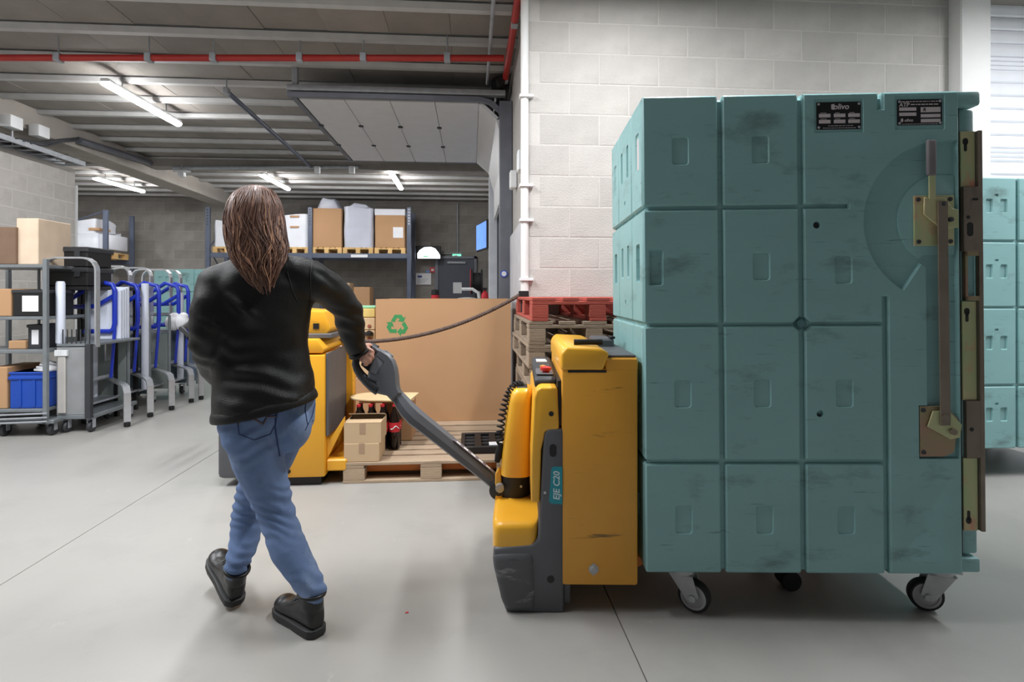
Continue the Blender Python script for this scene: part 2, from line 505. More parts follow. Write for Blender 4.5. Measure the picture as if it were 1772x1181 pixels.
pipe('conduit', 'thin grey conduit beside the red pipe along the right wall', 'conduit',
     [(pR.x - .14, 3.2, 3.76), (pR.x - .14, 6.4, 3.76)], .018, m_galv)
# dark blue grey pipe slanting into depth
a, b = at_z(392, 158, 3.72), at_z(548, 298, 3.72)
pipe('conduit', 'blue grey pipe running into depth left of the raised door', 'pipe', [a, b], .03, m_bluegrey, [a, b])
# conduit along the cross beam
a = at_y(300, 291, 10.68); b = at_y(620, 289, 10.68)
pipe('conduit', 'grey conduit along the cross beam above the woman', 'conduit', [a, b], .035, m_galv)
# white vertical downpipe at the corner
xc = XR - .035
pipe('downpipe', 'white vertical pipe on the corner of the light block wall', 'pipe', [(xc, YR + .0, 0.03), (xc, YR + .0, 3.95)], .033, m_white)
dp = bpy.data.objects['downpipe']
for py in (168, 322, 382, 484):
    z = at_y(910, py, YR).z; bm = NB(); bx(bm, -.045, .07, -.045, .045, z - .03 - .012, z - .03 + .012, .003)
    obj('pipe_clip', bm, m_whitepl, dp)
# cable tray on the left
t = thing('cable_tray', 'galvanised cable tray hanging over the left block wall', 'cable tray', (-5.95, 2.0, 3.28))
yt = at_x(147, 282, -5.95).y - 2.0
for s in (0, -.3):
    bm = NB(); bx(bm, s - .012, s + .012, 0, yt, 0, .07, .003); obj('side_rail', bm, m_galv, t)
k = 0.1
while k < yt:
    bm = NB(); bx(bm, -.3, 0, k - .012, k + .012, .004, .02); obj('rung', bm, m_galv, t, 0); k += .22
for q in range(5):
    bm = NB(); tube(bm, [(-.05 - .05 * q, .1 + .5 * i, .05 + .02 * math.sin(i * 1.7 + q)) for i in range(int(yt / .5) + 1)], .018, 6); obj('cable', bm, m_black if q % 2 else m_dark, t)
for q in range(3):
    bm = NB(); tube(bm, [(-.15, 1 + q * 2.4, .02), (-.15, 1 + q * 2.4, .30)], .01, 6); obj('rod', bm, m_galv, t)
for i, (px, py) in enumerate(((20, 212), (68, 228))):
    c = at_x(px, py, -5.93)
    bm = NB(); bx(bm, -.07, .07, -.1, .1, -.08, .08, .012, 2)
    tag(obj('junction_box', bm, m_whitepl, loc=c), ['white junction box on the beam, nearer the left picture edge', 'white junction box on the beam, second from the left edge'][i], 'junction box', 'junction boxes by the cable tray')
# thick duct on the beam face
a, b = at_x(136, 243, XBM + .06), at_x(285, 290, XBM + .06)
pipe('duct', 'thick grey cable bundle along the sloping concrete beam', 'duct', [a, b], .055, m_track)
for k in range(3):
    p_ = a + Vector((0, -.1, 0)); q_ = Vector((-5.95, p_.y - .9 - .12 * k, 3.34))
    pipe('cable', ['upper', 'middle', 'lower'][k] + ' dark cable looping from the cable tray up to the beam', 'cable', [q_, q_ * .6 + p_ * .4 + Vector((0, 0, -.06)), q_ * .25 + p_ * .75 + Vector((0, 0, -.02)), p_ + Vector((0, .05 * k, .03 * k - .03))], .016, m_dark, seg=6)
# sensor under the cross beam
c = at_y(315, 297, 10.6)
t = thing('ceiling_sensor', 'white sensor plate hanging from the cross beam', 'sensor', (c.x, c.y, c.z))
bm = NB(); prism(bm, [(-.16, 0), (-.1, -.06), (.1, -.06), (.16, 0), (.1, .05), (-.1, .05)], 'z', -.012, .012); obj('plate', bm, m_whitepl, t)
bm = NB(); bx(bm, -.05, .05, -.05, .05, -.1, -.012, .01); obj('sensor_head', bm, m_whitepl, t)
bm = NB(); tube(bm, [(0, 0, .01), (0, 0, .12), (0, .1, .14)], .01, 6); obj('bracket', bm, m_galv, t)
for i, (px, py) in enumerate(((549, 294), (609, 294))):
    c = at_y(px, py, 10.6)
    bm = NB(); bx(bm, -.05, .05, -.04, .04, -.07, .07, .01)
    tag(obj('detector_box', bm, m_whitepl, loc=c), ['small white box on the cross beam left of the raised door', 'small white box hanging under the far track of the raised door'][i], 'box')

# ================================================================== overhead sectional door, raised
zd = 3.5
t = thing('sectional_door', 'white sectional dock door raised flat under the ceiling', 'door', (0, 0, 0))
nA, nB = at_z(517, 172, zd), at_z(829, 176, zd)
y1d = at_z(600, 278, zd).y
xa, xb = nA.x, nB.x
n = 4
for i in range(n):
    a = xa + (xb - xa) * i / n; b = xa + (xb - xa) * (i + 1) / n
    bm = NB(); bx(bm, a + .003, b - .003, nA.y, y1d, zd, zd + .042, .004)
    s = obj('door_section', bm, m_panel, t, 0)
    for f in (.33, .66):
        bm = NB(); bx(bm, a - .03, a + .03, nA.y + (y1d - nA.y) * f - .03, nA.y + (y1d - nA.y) * f + .03, zd - .012, zd - .001, .003)
        obj('hinge', bm, m_dark, s)
q = [(xb, zd), (xb + .2, zd - .18), (xb + .29, zd - .5), (XR - .09, zd - .95)]
for (ax, az), (bx_, bz) in zip(q, q[1:]):
    d = Vector((bx_ - ax, 0, bz - az)).normalized(); nn = Vector((d.z, 0, -d.x)) * -.04
    bm = NB()
    prism(bm, [(ax, az), (bx_, bz), (bx_ + nn.x, bz + nn.z), (ax + nn.x, az + nn.z)], 'y', nA.y, y1d)
    obj('door_section', bm, m_panel, t, 0)
for y, nm in ((nA.y - .06, 'near'), (y1d + .06, 'far')):
    bm = NB()
    path = [Vector((xa - .1, y, zd + .03)), Vector((xb, y, zd + .03))]
    path += [Vector((xb + .36 * math.sin(R(a)), y, zd + .03 - .5 + .5 * math.cos(R(a)))) for a in (20, 40, 60, 80)]
    path += [Vector((xb + .37, y, 2.6)), Vector((xb + .37, y, 0.05))]
    strap(bm, path, .06, .05, (0, 1, 0)); obj('track', bm, m_track, t, 0)
    bm = NB(); bx(bm, xa - .1, xb + .3, y - .05, y + .05, zd + .07, zd + .13, .005); obj('angle_rail', bm, m_galv, t, 0)
    bm = NB(); bx(bm, xa - .05, xa + .01, y - .03, y + .03, zd + .1, ZB_ + .05, .004); obj('drop_hanger', bm, m_galv, t, 0)
bm = NB(); bx(bm, xa - .08, xa - .02, nA.y, y1d, zd + .01, zd + .07); obj('bottom_rail', bm, m_track, t, 0)
bm = NB(); tube(bm, [(XR - .14, nA.y - .2, zd + .2), (XR - .14, y1d + .2, zd + .2)], .05, 10); obj('torsion_shaft', bm, m_black, t)
for y in (nA.y - .02,):
    bm = NB(); lathe(bm, [(.03, -.05), (.11, -.05), (.11, .05), (.03, .05)], (XR - .14, y, zd + .2), 'y', 16); obj('cable_drum', bm, m_black, t)
# door jambs
bm = NB(); bx(bm, XR - .17, XR - .005, DY1 - .02, DY1 + .12, 0, 3.3, .006)
obj('far_jamb', bm, M('jamb_white', (236, 240, 250), .5), t, 0)
bm = NB(); bx(bm, XR - .15, XR - .005, DY0 - .14, DY0 - .0, 0, 3.5, .006)
obj('near_jamb', bm, m_track, t, 0)
# boxes and board on the side wall
for i, (px, py) in enumerate(((902, 280), (888, 312))):
    c = at_x(px, py, XR - .04)
    bm = NB(); bx(bm, -.035, .035, -.07, .07, -.09, .09, .01)
    tag(obj('control_box', bm, m_whitepl, loc=c), ['upper small white control box by the corner downpipe', 'lower small white control box on the side wall'][i], 'control box')
a = at_x(884, 440, XR - .03); b = at_x(906, 440, XR - .03)
bm = NB(); bx(bm, XR - .04, XR - .002, b.y, a.y, .3, 1.95, .01)
tag(obj('wall_panel', bm, M('board_grey', (206, 206, 212), .5)), 'tall pale grey board on the side wall beside the dock door', 'board')
c = at_y(872, 474, DY0 - .15); bm = NB()
lathe(bm, [(.002, -.006), (.04, -.006), (.04, .0), (.002, .0)], (0, 0, 0), 'y', 20)
tag(obj('blue_ring_sign', bm, M('sign_blue', (60, 90, 200), .5), loc=(c.x, c.y - .002, c.z)), 'small round blue ring sign on the grey door post', 'sign')

bm = NB(); lathe(bm, [(.002, -.0075), (.028, -.0075), (.028, -.005), (.002, -.005)], (0, 0, 0), 'y', 20); obj('white_centre', bm, m_whitepl, bpy.data.objects['blue_ring_sign'])
# ================================================================== insulated container
m_teal = M('teal_plastic', (136, 179, 180), 0.5, var=0.05, scale=2.2, bump=0.06, bscale=120, stretch=(1, 1, 3),
           dirt=((74, 88, 80), 3.2, 0.56, 0.16, (1.0, 1, 2.2), 0.55), dirt2=((50, 64, 64), 13, 0.62, 0.09, (.40, 1, 6), 0.55))
m_tealdk = M('teal_groove', (84, 122, 126), 0.6, var=0.06, scale=3)
m_zinc = M('yellow_zinc', (206, 192, 150), 0.36, 0.25, var=0.1, scale=9, col2=(166, 192, 142), stretch=(1, 1, .5),
           dirt=((216, 130, 116), 7, 0.53, 0.12, (1, 1, .7), 0.85))
m_zincdull = M('dull_zinc', (130, 118, 105), 0.45, 0.2, var=0.14, scale=10, dirt=((60, 50, 44), 9, 0.58, 0.15, (1, 1, .5), 0.7))
m_zincpink = M('pink_zinc', (170, 128, 118), 0.42, 0.45, var=0.1, scale=8, col2=(150, 150, 110))
m_grip = M('grey_grip', (124, 118, 122), 0.7)
m_steel = M('steel', (176, 178, 180), 0.4, 0.3, var=0.12, scale=20)
m_tyre = M('tyre_grey', (160, 160, 160), 0.55, var=0.08)
m_rubber = M('black_rubber', (22, 22, 24), 0.7)
m_plate = M('plate_black', (16, 17, 22), 0.4)
m_lab = M('plate_label', (206, 196, 198), 0.6)
m_silver = M('silver_rivet', (190, 192, 196), 0.3, 0.6)

def UX(px): return (px - 1118) / 432.0
def VZL(py): return (992 - py) / 432.0
def VZR(py): return (990 - py) / 438.7      # right half of the face stands a little nearer
VZ = VZL
FACE_L = Matrix(((0, -1, 0, 0), (0, 0, 0, 0), (0, 0, 1, 0), (0, 0, 0, 1)))
def face_left(x0):
    # local XZ plate facing -Y  ->  plate facing -X, local x runs along +Y
    return Matrix(((0, 1, 0, x0), (1, 0, 0, 0), (0, 0, 1, 0), (0, 0, 0, 1)))
CW, CD, CH = 1.331, 0.80, 1.91
CZ0 = 0.184
ROWS = [(0.0, .436), (.452, .986), (1.0, 1.454), (1.469, 1.91)]
GD = 0.016   # groove depth
def pocket(px, py, w=30, h=50, d=.006, r=.014): return (rrect(UX(px), VZ(py), w / 432, h / 432, r), d, .004)

def caster(parent, x, y, ang, drop=0.0):
    """swivel caster hanging under z=0 (container floor)"""
    c, s = math.cos(ang), math.sin(ang)
    m = Matrix.Translation((x, y, 0)) @ Matrix.Rotation(ang, 4, 'Z')
    rw = .064; zc = -CZ0 + rw + .001 - x * drop
    bm = NB(); bx(bm, -.06, .06, -.055, .055, -.012, .0, .003)
    lathe(bm, [(.042, -.035), (.05, -.03), (.05, -.014), (.03, -.012)], (0, 0, 0), 'z', 18)
    bmesh.ops.transform(bm, matrix=m, verts=bm.verts)
    o = obj('caster', bm, m_steel, parent, 40)
    bm = NB()
    for sd in (-1, 1):
        y0_, y1_ = (sd * .027, sd * .031) if sd > 0 else (-.031, -.027)
        prism(bm, [(-.05, -.034), (.05, -.034), (.055 + .02, zc + .01), (.05, zc - .014), (.035, zc - .018), (.02, zc - .005)], 'y', y0_, y1_, .0)
    bx(bm, -.05, .05, -.031, .031, -.038, -.033)
    lathe(bm, [(.009, -.037), (.014, -.037), (.014, .037), (.009, .037)], (.05, 0, zc), 'y', 10)
    bmesh.ops.transform(bm, matrix=m, verts=bm.verts)
    obj('fork', bm, m_steel, o, 30)
    for nm, prof, mt in (('wheel', [(.018, -.019), (rw - .024, -.017), (rw - .022, -.0205), (rw - .012, -.0205), (rw - .012, .0205), (rw - .022, .0205), (rw - .024, .017), (.018, .019)], m_tyre),
                         ('tread', [(rw - .0125, -.021), (rw - .006, -.021), (rw, -.013), (rw, .013), (rw - .006, .021), (rw - .0125, .021), (rw - .0125, -.021)], m_rubber)):
        bm = NB(); lathe(bm, prof, (.05, 0, zc), 'y', 28, nm == 'wheel')
        bmesh.ops.transform(bm, matrix=m, verts=bm.verts)
        obj(nm, bm, mt, o, 40)

def make_container(name, label, full=True):
    global VZ
    VZ = VZL
    t = thing(name, label, 'container', group='teal insulated roll containers')
    top = CH
    # core
    bm = NB()
    bx(bm, GD, 1.243, GD, CD - GD, .004, top - .012, .01)
    bx(bm, 1.2, CW - .01, .012, CD - .012, 0, .058, .01, 2)
    bx(bm, 1.2, CW, .004, CD - .004, 1.852, top, .012, 2)
    obj('body', bm, m_teal, t)
    if full:
        cols = [(0.0, .3), (.318, .616)]
        P = {(0, 0): [pocket(1184, 900)], (1, 0): [pocket(1322, 900)], (0, 1): [pocket(1184, 682)], (1, 1): [pocket(1320, 682)],
             (0, 2): [(rrect(UX(1139), VZ(463), 27 / 432, 64 / 432, .012), .034, .016)], (1, 2): [pocket(1320, 463)],
             (0, 3): [pocket(1183, 262)], (1, 3): [pocket(1320, 262)]}
        for (c, r), hs in P.items():
            (a, b), (za, zb) = cols[c], ROWS[r]
            o = rrect((a + b) / 2, (za + zb) / 2, b - a, zb - za, .008, 2)
            if c == 1 and r in (1, 2):   # clipped corner around the plug at the groove crossing
                zc = VZ(563); k = .022
                o = [(a, za), (b, za), (b, zb - k), (b - k, zb), (a, zb)] if r == 1 else [(a, za), (b - k, za), (b, za + k), (b, zb), (a, zb)]
            bm = NB(); relief(bm, o, hs, GD + .01, .007); obj('panel', bm, m_teal, t)
        x0, x1 = .635, .942
        bm = NB(); relief(bm, rrect((x0 + x1) / 2, .218, x1 - x0, .436, .008, 2), [pocket(1460, 900)], GD + .01, .007); obj('panel', bm, m_teal, t)
        k = .022
        bm = NB(); relief(bm, [(x0, .452), (x1, .452), (x1, .986), (x0 + k, .986), (x0, .986 - k)],
                          [pocket(1459, 682), (circ(UX(1417), VZ(717), .014), .015, .001)], GD + .01, .007); obj('panel', bm, m_teal, t)
        # the large piece with the lever recess
        VZ = VZR
        big = [(x0 + k, 1.0), (.942, 1.0), (.942, 1.10), (.96, 1.10), (.96, 0), (1.243, 0), (1.243, top), (.947, top), (.947, 1.845), (.931, 1.845), (.931, top),
               (x0, top), (x0, 1.469), (.81, 1.469), (.81, 1.454), (x0, 1.454), (x0, 1.0 + k)]
        cx_, cy_ = 1634, 378
        rec = []
        for i in range(27):
            a = R(-83 - (238.3 - 83) * i / 26); rec.append((UX(cx_ + 141 * math.cos(a)), VZ(cy_ + 141 * math.sin(a))))
        rec += [(UX(x), VZ(y)) for x, y in ((1590, 452), (1597, 458), (1597, 697), (1583, 697), (1583, 790), (1651, 790), (1651, 239))]
        hs = [(rec, .046, .012), pocket(1459, 460), (circ(UX(1414), VZ(382), .014), .02, .001), pocket(1590, 900, 30, 50, .0025),
              (rrect(UX(1453), VZ(191), 84 / 432, 60 / 432, .006), .004, .002), (rrect(UX(1589), VZ(188), 84 / 432, 60 / 432, .006), .004, .002)]
        bm = NB(); relief(bm, big, hs, .062, .007); obj('front_panel', bm, m_teal, t)
        bm = NB()
        isl = [(UX(1634 + 81 * math.cos(R(a))), VZ(375 + 81 * math.sin(R(a)))) for a in range(-100, -244, -8)] + [(UX(1597), VZ(436)), (UX(1650), VZ(436)), (UX(1650), VZ(297))]
        prism(bm, isl, 'y', .009, .050, .006, 2); obj('boss', bm, m_teal, t)
        # rims of the arrow marked in the recess
        bm = NB()
        tube(bm, [(UX(1634 + 112 * math.cos(R(a))), .0455, VZ(378 + 112 * math.sin(R(a)))) for a in range(-140, -216, -6)], .0035, 6)
        tube(bm, [(UX(1545), .0455, VZ(293)), (UX(1566), .0455, VZ(283)), (UX(1556), .0455, VZ(301))], .003, 6)
        obj('moulded_arrow', bm, m_teal, t)
        bm = NB()
        lathe(bm, [(.0165, -.002), (.0165, .014), (.028, .016), (.028, .02)], (UX(1387), 0.0, VZL(562)), 'y', 8)
        lathe(bm, [(.004, -.0025), (.0115, -.003), (.0115, .001)], (UX(1387), 0, VZL(562)), 'y', 10)
        obj('plug', bm, m_tealdk, t, 20)
        for px, py in ((1414, 382), (1417, 717)):
            bm = NB(); lathe(bm, [(.002, .006), (.011, .006), (.011, .014), (.002, .014)], (UX(px), 0, VZ(py)), 'y', 10); obj('screw', bm, m_black, t)
        # ------- lever and locking rods
        bm = NB(); prism(bm, [(UX(x), VZ(y)) for x, y in ((1578, 333), (1645, 333), (1645, 420), (1578, 420))], 'y', -.001, .008, .002); lp = obj('lock_plate', bm, m_zinc, t)
        for px, py in ((1585, 340), (1638, 340), (1585, 413), (1638, 413)):
            bm = NB(); lathe(bm, [(.002, -.006), (.008, -.005), (.009, 0)], (UX(px), 0, VZ(py)), 'y', 12); obj('bolt', bm, m_dark, lp)
        bm = NB(); prism(bm, [(UX(x), VZ(y)) for x, y in ((1592, 337), (1626, 337), (1638, 356), (1649, 359), (1649, 390), (1622, 391), (1604, 378), (1591, 366))], 'y', -.012, -.003, .002)
        cm_ = obj('cam_plate', bm, m_zinc, t)
        for px, py in ((1621, 349), (1634, 376)):
            bm = NB(); lathe(bm, [(.002, -.024), (.009, -.022), (.009, -.01)], (UX(px), 0, VZ(py)), 'y', 12); obj('pivot', bm, m_dark, cm_)
        bm = NB(); bx(bm, UX(1599), UX(1610), -.016, -.008, VZ(340), VZ(296), .002); lv = obj('lever', bm, m_zinc, t)
        bm = NB(); bx(bm, UX(1596), UX(1611), -.021, -.003, VZ(300), VZ(238), .007, 3); obj('grip', bm, m_grip, lv)
        bm = NB(); strap(bm, [(UX(1620), -.018, VZ(344)), (UX(1620), -.018, VZ(440)), (UX(1622), -.016, VZ(716)), (UX(1622), -.016, VZ(730))], .036, .007, (1, 0, 0)); obj('lock_rod', bm, m_zincdull, t, 0)
        bm = NB(); prism(bm, [(UX(x), VZ(y)) for x, y in ((1585, 698), (1628, 698), (1650, 722), (1642, 778), (1625, 786), (1585, 786))], 'y', .0, .006, .0015); lp = obj('lower_lock_plate', bm, m_zincpink, t)
        for px, py in ((1590, 705), (1590, 778)):
            bm = NB(); lathe(bm, [(.002, -.007), (.008, -.006), (.009, 0)], (UX(px), 0, VZ(py)), 'y', 12); obj('bolt', bm, m_dark, lp)
        bm = NB(); prism(bm, [(UX(x), VZ(y)) for x, y in ((1604, 706), (1630, 706), (1652, 730), (1648, 752), (1632, 755), (1595, 733))], 'y', -.01, -.003, .0015); cm_ = obj('lower_cam_plate', bm, m_zinc, t)
        for px, py, r_ in ((1621, 717, .014), (1635, 741, .012)):
            bm = NB(); lathe(bm, [(.002, -.026), (r_, -.024), (r_, -.008)], (UX(px), 0, VZ(py)), 'y', 14); obj('pivot', bm, m_zincdull, cm_)
        # ------- name plates
        for px0, px1, py0, py1, which in ((1416, 1491, 168, 215, 0), (1552, 1627, 166, 210, 1)):
            x_, z_ = (UX(px0) + UX(px1)) / 2, (VZ(py0) + VZ(py1)) / 2
            w_, h_ = (px1 - px0) / 432, (py1 - py0) / 432
            bm = NB(); prism(bm, rrect(x_, z_, w_, h_, .003, 2), 'y', .0015, .0042); np_ = obj('name_plate', bm, m_plate, t, 0)
            bm = NB()
            for sx in (-1, 1):
                for sz in (-1, 1): lathe(bm, [(.001, -.0006), (.005, .0003), (.0055, .0016)], (x_ + sx * (w_ / 2 - .008), 0, z_ + sz * (h_ / 2 - .008)), 'y', 10)
            obj('rivets', bm, m_silver, np_)
            bm = NB()
            def fld(u0, u1, v0, v1): bx(bm, x_ - w_ / 2 + u0 * w_, x_ - w_ / 2 + u1 * w_, .0008, .0016, z_ - h_ / 2 + v0 * h_, z_ - h_ / 2 + v1 * h_)
            rr = random.Random(which)
            if which == 0:
                for u0 in (.05, .385, .71):
                    for v0 in (.22, .44):
                        fld(u0, u0 + .26, v0, v0 + .13)
                        fld(u0 + .03, u0 + .03 + rr.uniform(.08, .16), v0 + .155, v0 + .17)
                u = .14
                while u < .86: L_ = rr.uniform(.015, .05); fld(u, u + L_, .04, .06); u += L_ + .016
                u = .26
                while u < .76: L_ = rr.uniform(.02, .08); fld(u, u + L_, .12, .14); u += L_ + .02
            else:
                fld(.04, .42, .56, .69); fld(.04, .42, .36, .49); fld(.52, .96, .49, .69); fld(.52, .96, .29, .42); fld(.52, .96, .10, .23)
                u = .04
                while u < .92: L_ = rr.uniform(.02, .09); fld(u, min(u + L_, .96), .90, .93); u += L_ + .02
                u = .30
                while u < .88: L_ = rr.uniform(.03, .10); fld(u, u + L_, .78, .82); u += L_ + .02
                u = .10
                while u < .88: L_ = rr.uniform(.02, .05); fld(u, u + L_, .03, .05); u += L_ + .015
            obj('printed_fields', bm, m_lab, np_, 0)
            def put(s, size, u, v, bold=True, mat=m_lab, y=.0012, sh=0.15):
                o = link('lettering', text_mesh(s, size, mat, .0004, bold, sh), np_)
                o.location = (x_ - w_ / 2 + u * w_, y, z_ - h_ / 2 + v * h_); o.rotation_euler = (math.pi / 2, 0, 0)
            if which == 0:
                put('olivo', .031, .55, .82)
                bm = NB(); prism(bm, [(x_ - w_ / 2 + u * w_, z_ - h_ / 2 + v * h_) for u, v in ((.33, .74), (.385, .71), (.41, .76), (.40, .93), (.33, .91))], 'y', .0008, .0016); obj('emblem', bm, m_lab, np_, 0)
            else:
                put('ATP', .022, .15, .79)
                put('olivo', .017, .25, .19); put('R', .018, .60, .59, True, m_plate, .0004)
                bm = NB(); prism(bm, [(x_ - w_ / 2 + u * w_, z_ - h_ / 2 + v * h_) for u, v in ((.07, .14), (.11, .12), (.13, .17), (.12, .27), (.08, .26))], 'y', .0008, .0016); obj('emblem', bm, m_lab, np_, 0)
    else:
        for (za, zb) in ROWS:
            for a, b in ((0.0, .3), (.318, .616), (.635, .94), (.958, 1.243)):
                xm = (a + b) / 2
                hs = [(rrect(xm + dx, za + (zb - za) * .55, .055, .10, .012), .012, .006) for dx in (-.055, .055)] + [(rrect(xm, za + (zb - za) * .72, .03, .018, .004), .008, .002)]
                bm = NB(); relief(bm, rrect(xm, (za + zb) / 2, b - a, zb - za, .008, 2), hs, GD + .01, .007); obj('panel', bm, m_teal, t)
    # left side panels
    for i, (za, zb) in enumerate(ROWS):
        for j, (a, b) in enumerate(((.004, .23), (.243, .57), (.583, .796))):
            ym = (a + b) / 2
            if j == 1: hs = [(rrect(ym - .075, (za + zb) / 2 + .04, .05, .15, .012), .008, .004), (rrect(ym + .075, (za + zb) / 2 + .04, .05, .15, .012), .008, .004), (circ(ym, za + .08, .012, 10), .01, .001)]
            elif i == 3 or i == 2: hs = [(rrect(ym - .01, (za + zb) / 2 + .02, .075, .16, .014), .02 if i == 2 else .006, .006)]
            else: hs = [(rrect(ym, (za + zb) / 2, .07, .11, .014), .006, .004)]
            bm = NB(); relief(bm, rrect(ym, (za + zb) / 2, b - a, zb - za, .008, 2), hs, GD + .01, .007, face_left(0.0))
            p = obj('side_panel', bm, m_teal, t)
            if i == 3 and j == 0 and full:
                bm = NB(); bx(bm, .0045, .0062, ym - .032, ym + .012, za + .17, za + .30); obj('sticker', bm, m_lab, p, 0)
    # door on the right end, with its zinc strips
    bm = NB(); bx(bm, 1.262, CW - .006, .030, CD - .03, .066, 1.846, .012, 2)
    obj('door', bm, m_teal, t)
    bm = NB(); bx(bm, 1.244, 1.263, .028, CD - .028, .062, 1.85); obj('door_seal', bm, m_black, t, 0)
    def strip(nm, mat, x0, x1, y0, y1, th=.006, slots=(), hole=None):
        bm = NB()
        if hole:
            relief(bm, rrect((UX(x0) + UX(x1)) / 2, (VZ(y0) + VZ(y1)) / 2, (x1 - x0) / 432, (y1 - y0) / 432), [], th, .001, Matrix.Translation((0, .030 - th, 0)))
        else: bx(bm, UX(x0), UX(x1), .030 - th, .0305, VZ(y1), VZ(y0), .0015)
        o = obj(nm, bm, mat, t, 0)
        for sx, sy, w, h in slots:
            bm = NB(); prism(bm, rrect(UX(sx), VZ(sy), w / 432, h / 432, min(w, h) / 2.05 / 432, 4), 'y', .030 - th - .001, .030 - th + .002); obj('slot', bm, m_black, o, 0)
        return o
    if full:
        strip('hinge_strip', m_zinc, 1664, 1688, 220, 317, .008, [(1672, 238, 9, 12), (1672, 246, 5, 18)])
        strip('latch_bracket', m_zincdull, 1664, 1695, 318, 430, .022, [(1674, 392, 10, 24), (1683, 340, 10, 4), (1671, 371, 6, 6)])
        bm = NB()
        for a in (1667, 1690): bx(bm, UX(a), UX(a + 4), .012, .031, VZ(516), VZ(430))
        bx(bm, UX(1667), UX(1694), .012, .031, VZ(438), VZ(430)); bx(bm, UX(1667), UX(1694), .012, .031, VZ(516), VZ(508))
        obj('strike_frame', bm, m_zincpink, t, 0)
        strip('hinge_strip', m_zinc, 1664, 1688, 517, 690, .008, [(1672, 535, 9, 12), (1672, 544, 5, 18)])
        strip('latch_bracket', m_zincdull, 1667, 1693, 690, 790, .018, [(1675, 740, 7, 7)])
        strip('hinge_strip', m_zinc, 1664, 1688, 791, 918, .008, [(1672, 900, 9, 12), (1672, 892, 5, 18)])
        bm = NB(); bx(bm, UX(1690), UX(1697), .010, .034, VZ(918), VZ(220), .002); obj('edge_angle', bm, m_zincdull, t, 0)
    for x, y, a in (((UX(1195) - .012, .085, R(-32)), (UX(1642), .085, R(163)), (UX(1545), CD - .09, R(-60)), (.10, CD - .1, R(200))) if full else ((.1, .09, .4), (1.18, .09, .6), (1.18, CD - .1, .2), (.1, CD - .1, 1))):
        caster(t, x, y, a, math.tan(R(.5)) if full else 0.0)
    return t
RZC = -(YAW - math.atan((900 - CX) / FPX)) * -1
ANG = math.atan2(0, 1)
dv = ray(900, HOR).normalized()                    # depth axis of truck and container
RZT = math.atan2(-dv.x, dv.y)
cf = pt(1118, HOR, 2.2)
cont = make_container('roll_container', 'large teal insulated container with lever lock, on the yellow truck\'s forks', True)
cont.location = (cf.x, cf.y, CZ0); cont.rotation_euler = (0, R(-0.5), RZT - R(.8))
cb = pt(1698, HOR, 3.86)
cont2 = make_container('roll_container', 'teal insulated container behind at the right picture edge, before the shutter', False)
cont2.location = (cb.x - .35, cb.y, CZ0 + .03); cont2.rotation_euler = (0, 0, 0.0)
# ================================================================== pallet truck in front
m_yel = M('truck_yellow', (246, 182, 50), 0.36, var=0.03, scale=3, coat=0.2)
m_yelworn = M('truck_yellow_worn', (228, 162, 54), 0.42, var=0.05, scale=3, coat=0.1,
              dirt=((84, 68, 42), 5.5, 0.615, 0.06, (.45, 1, 5), 0.8), dirt2=((130, 98, 54), 22, 0.64, 0.08, (.25, 1, 7), 0.6))
m_skirt = M('truck_grey', (92, 93, 98), 0.5, var=0.06, scale=5)
m_skirtworn = M('truck_grey_worn', (86, 87, 91), 0.5, var=0.08, scale=5, dirt=((152, 152, 150), 6, 0.56, 0.10, (1, 1, 4), 0.75), dirt2=((40, 40, 42), 11, 0.6, .1, (.5, 1, 3), .6))
m_tiller = M('tiller_grey', (98, 100, 106), 0.42, var=0.05, scale=8)
m_tillerdk = M('tiller_dark', (46, 47, 50), 0.5, var=0.06)
m_ring = M('turret_dark', (44, 44, 46), 0.5, var=0.08)
m_forkor = M('fork_orange', (214, 122, 40), 0.5, var=0.1, scale=6, dirt=((80, 52, 30), 8, .58, .1, (1, 1, 1), .7))
m_stop = M('stop_red', (196, 44, 44), 0.4)
m_key = M('key_orange', (226, 140, 60), 0.4)
m_decal = M('decal_teal', (24, 150, 166), 0.4, var=.03)
m_decalw = M('decal_white', (214, 232, 236), 0.5)

TS = 424.0
def TX(px): return (px - 972) / TS
def TZ(py): return CAMZ - (py - HOR) / TS
tf = pt(972, HOR, 2.24)
truck = thing('pallet_truck', 'yellow electric pallet truck in front, pulled by the tiller, carrying the container', 'pallet truck', (tf.x, tf.y, 0), RZT)
TD = .72
# battery case
bm = NB(); bx(bm, 0, TX(1104), 0, TD, TZ(1014), TZ(643) + .012, .012, 2); obj('battery_case', bm, m_yelworn, truck)
bm = NB(); bx(bm, TX(1048), TX(1104), .002, TD - .002, TZ(643), TZ(620), .006); obj('case_shoulder', bm, m_yelworn, truck)
bm = NB(); bx(bm, TX(1050), TX(1102), .02, TD - .02, TZ(620), TZ(618) + .006, .003); obj('top_plate', bm, m_skirt, truck)
bm = NB(); prism(bm, [(TX(x), TZ(y)) for x, y in ((970, 642), (1044, 642), (1052, 619), (1056, 612), (1040, 603), (980, 600), (970, 612))], 'y', -.004, TD + .004, .014, 3)
cv = obj('battery_cover', bm, m_yel, truck)
bm = NB(); bx(bm, TX(970) + .03, TX(1044) + .012, -.001, TD - .01, TZ(645), TZ(641)); obj('cover_gap', bm, m_black, cv, 0)
zt = TZ(601)
bm = NB(); tube(bm, [(.06, .10, zt + .012), (.18, .10, zt + .012)], .012, 8, caps=True); obj('cover_handle', bm, m_rubber, cv)
bm = NB(); bx(bm, .10, .155, .24, .36, zt - .003, zt + .003, .002); obj('cover_pocket', bm, m_dark, cv)
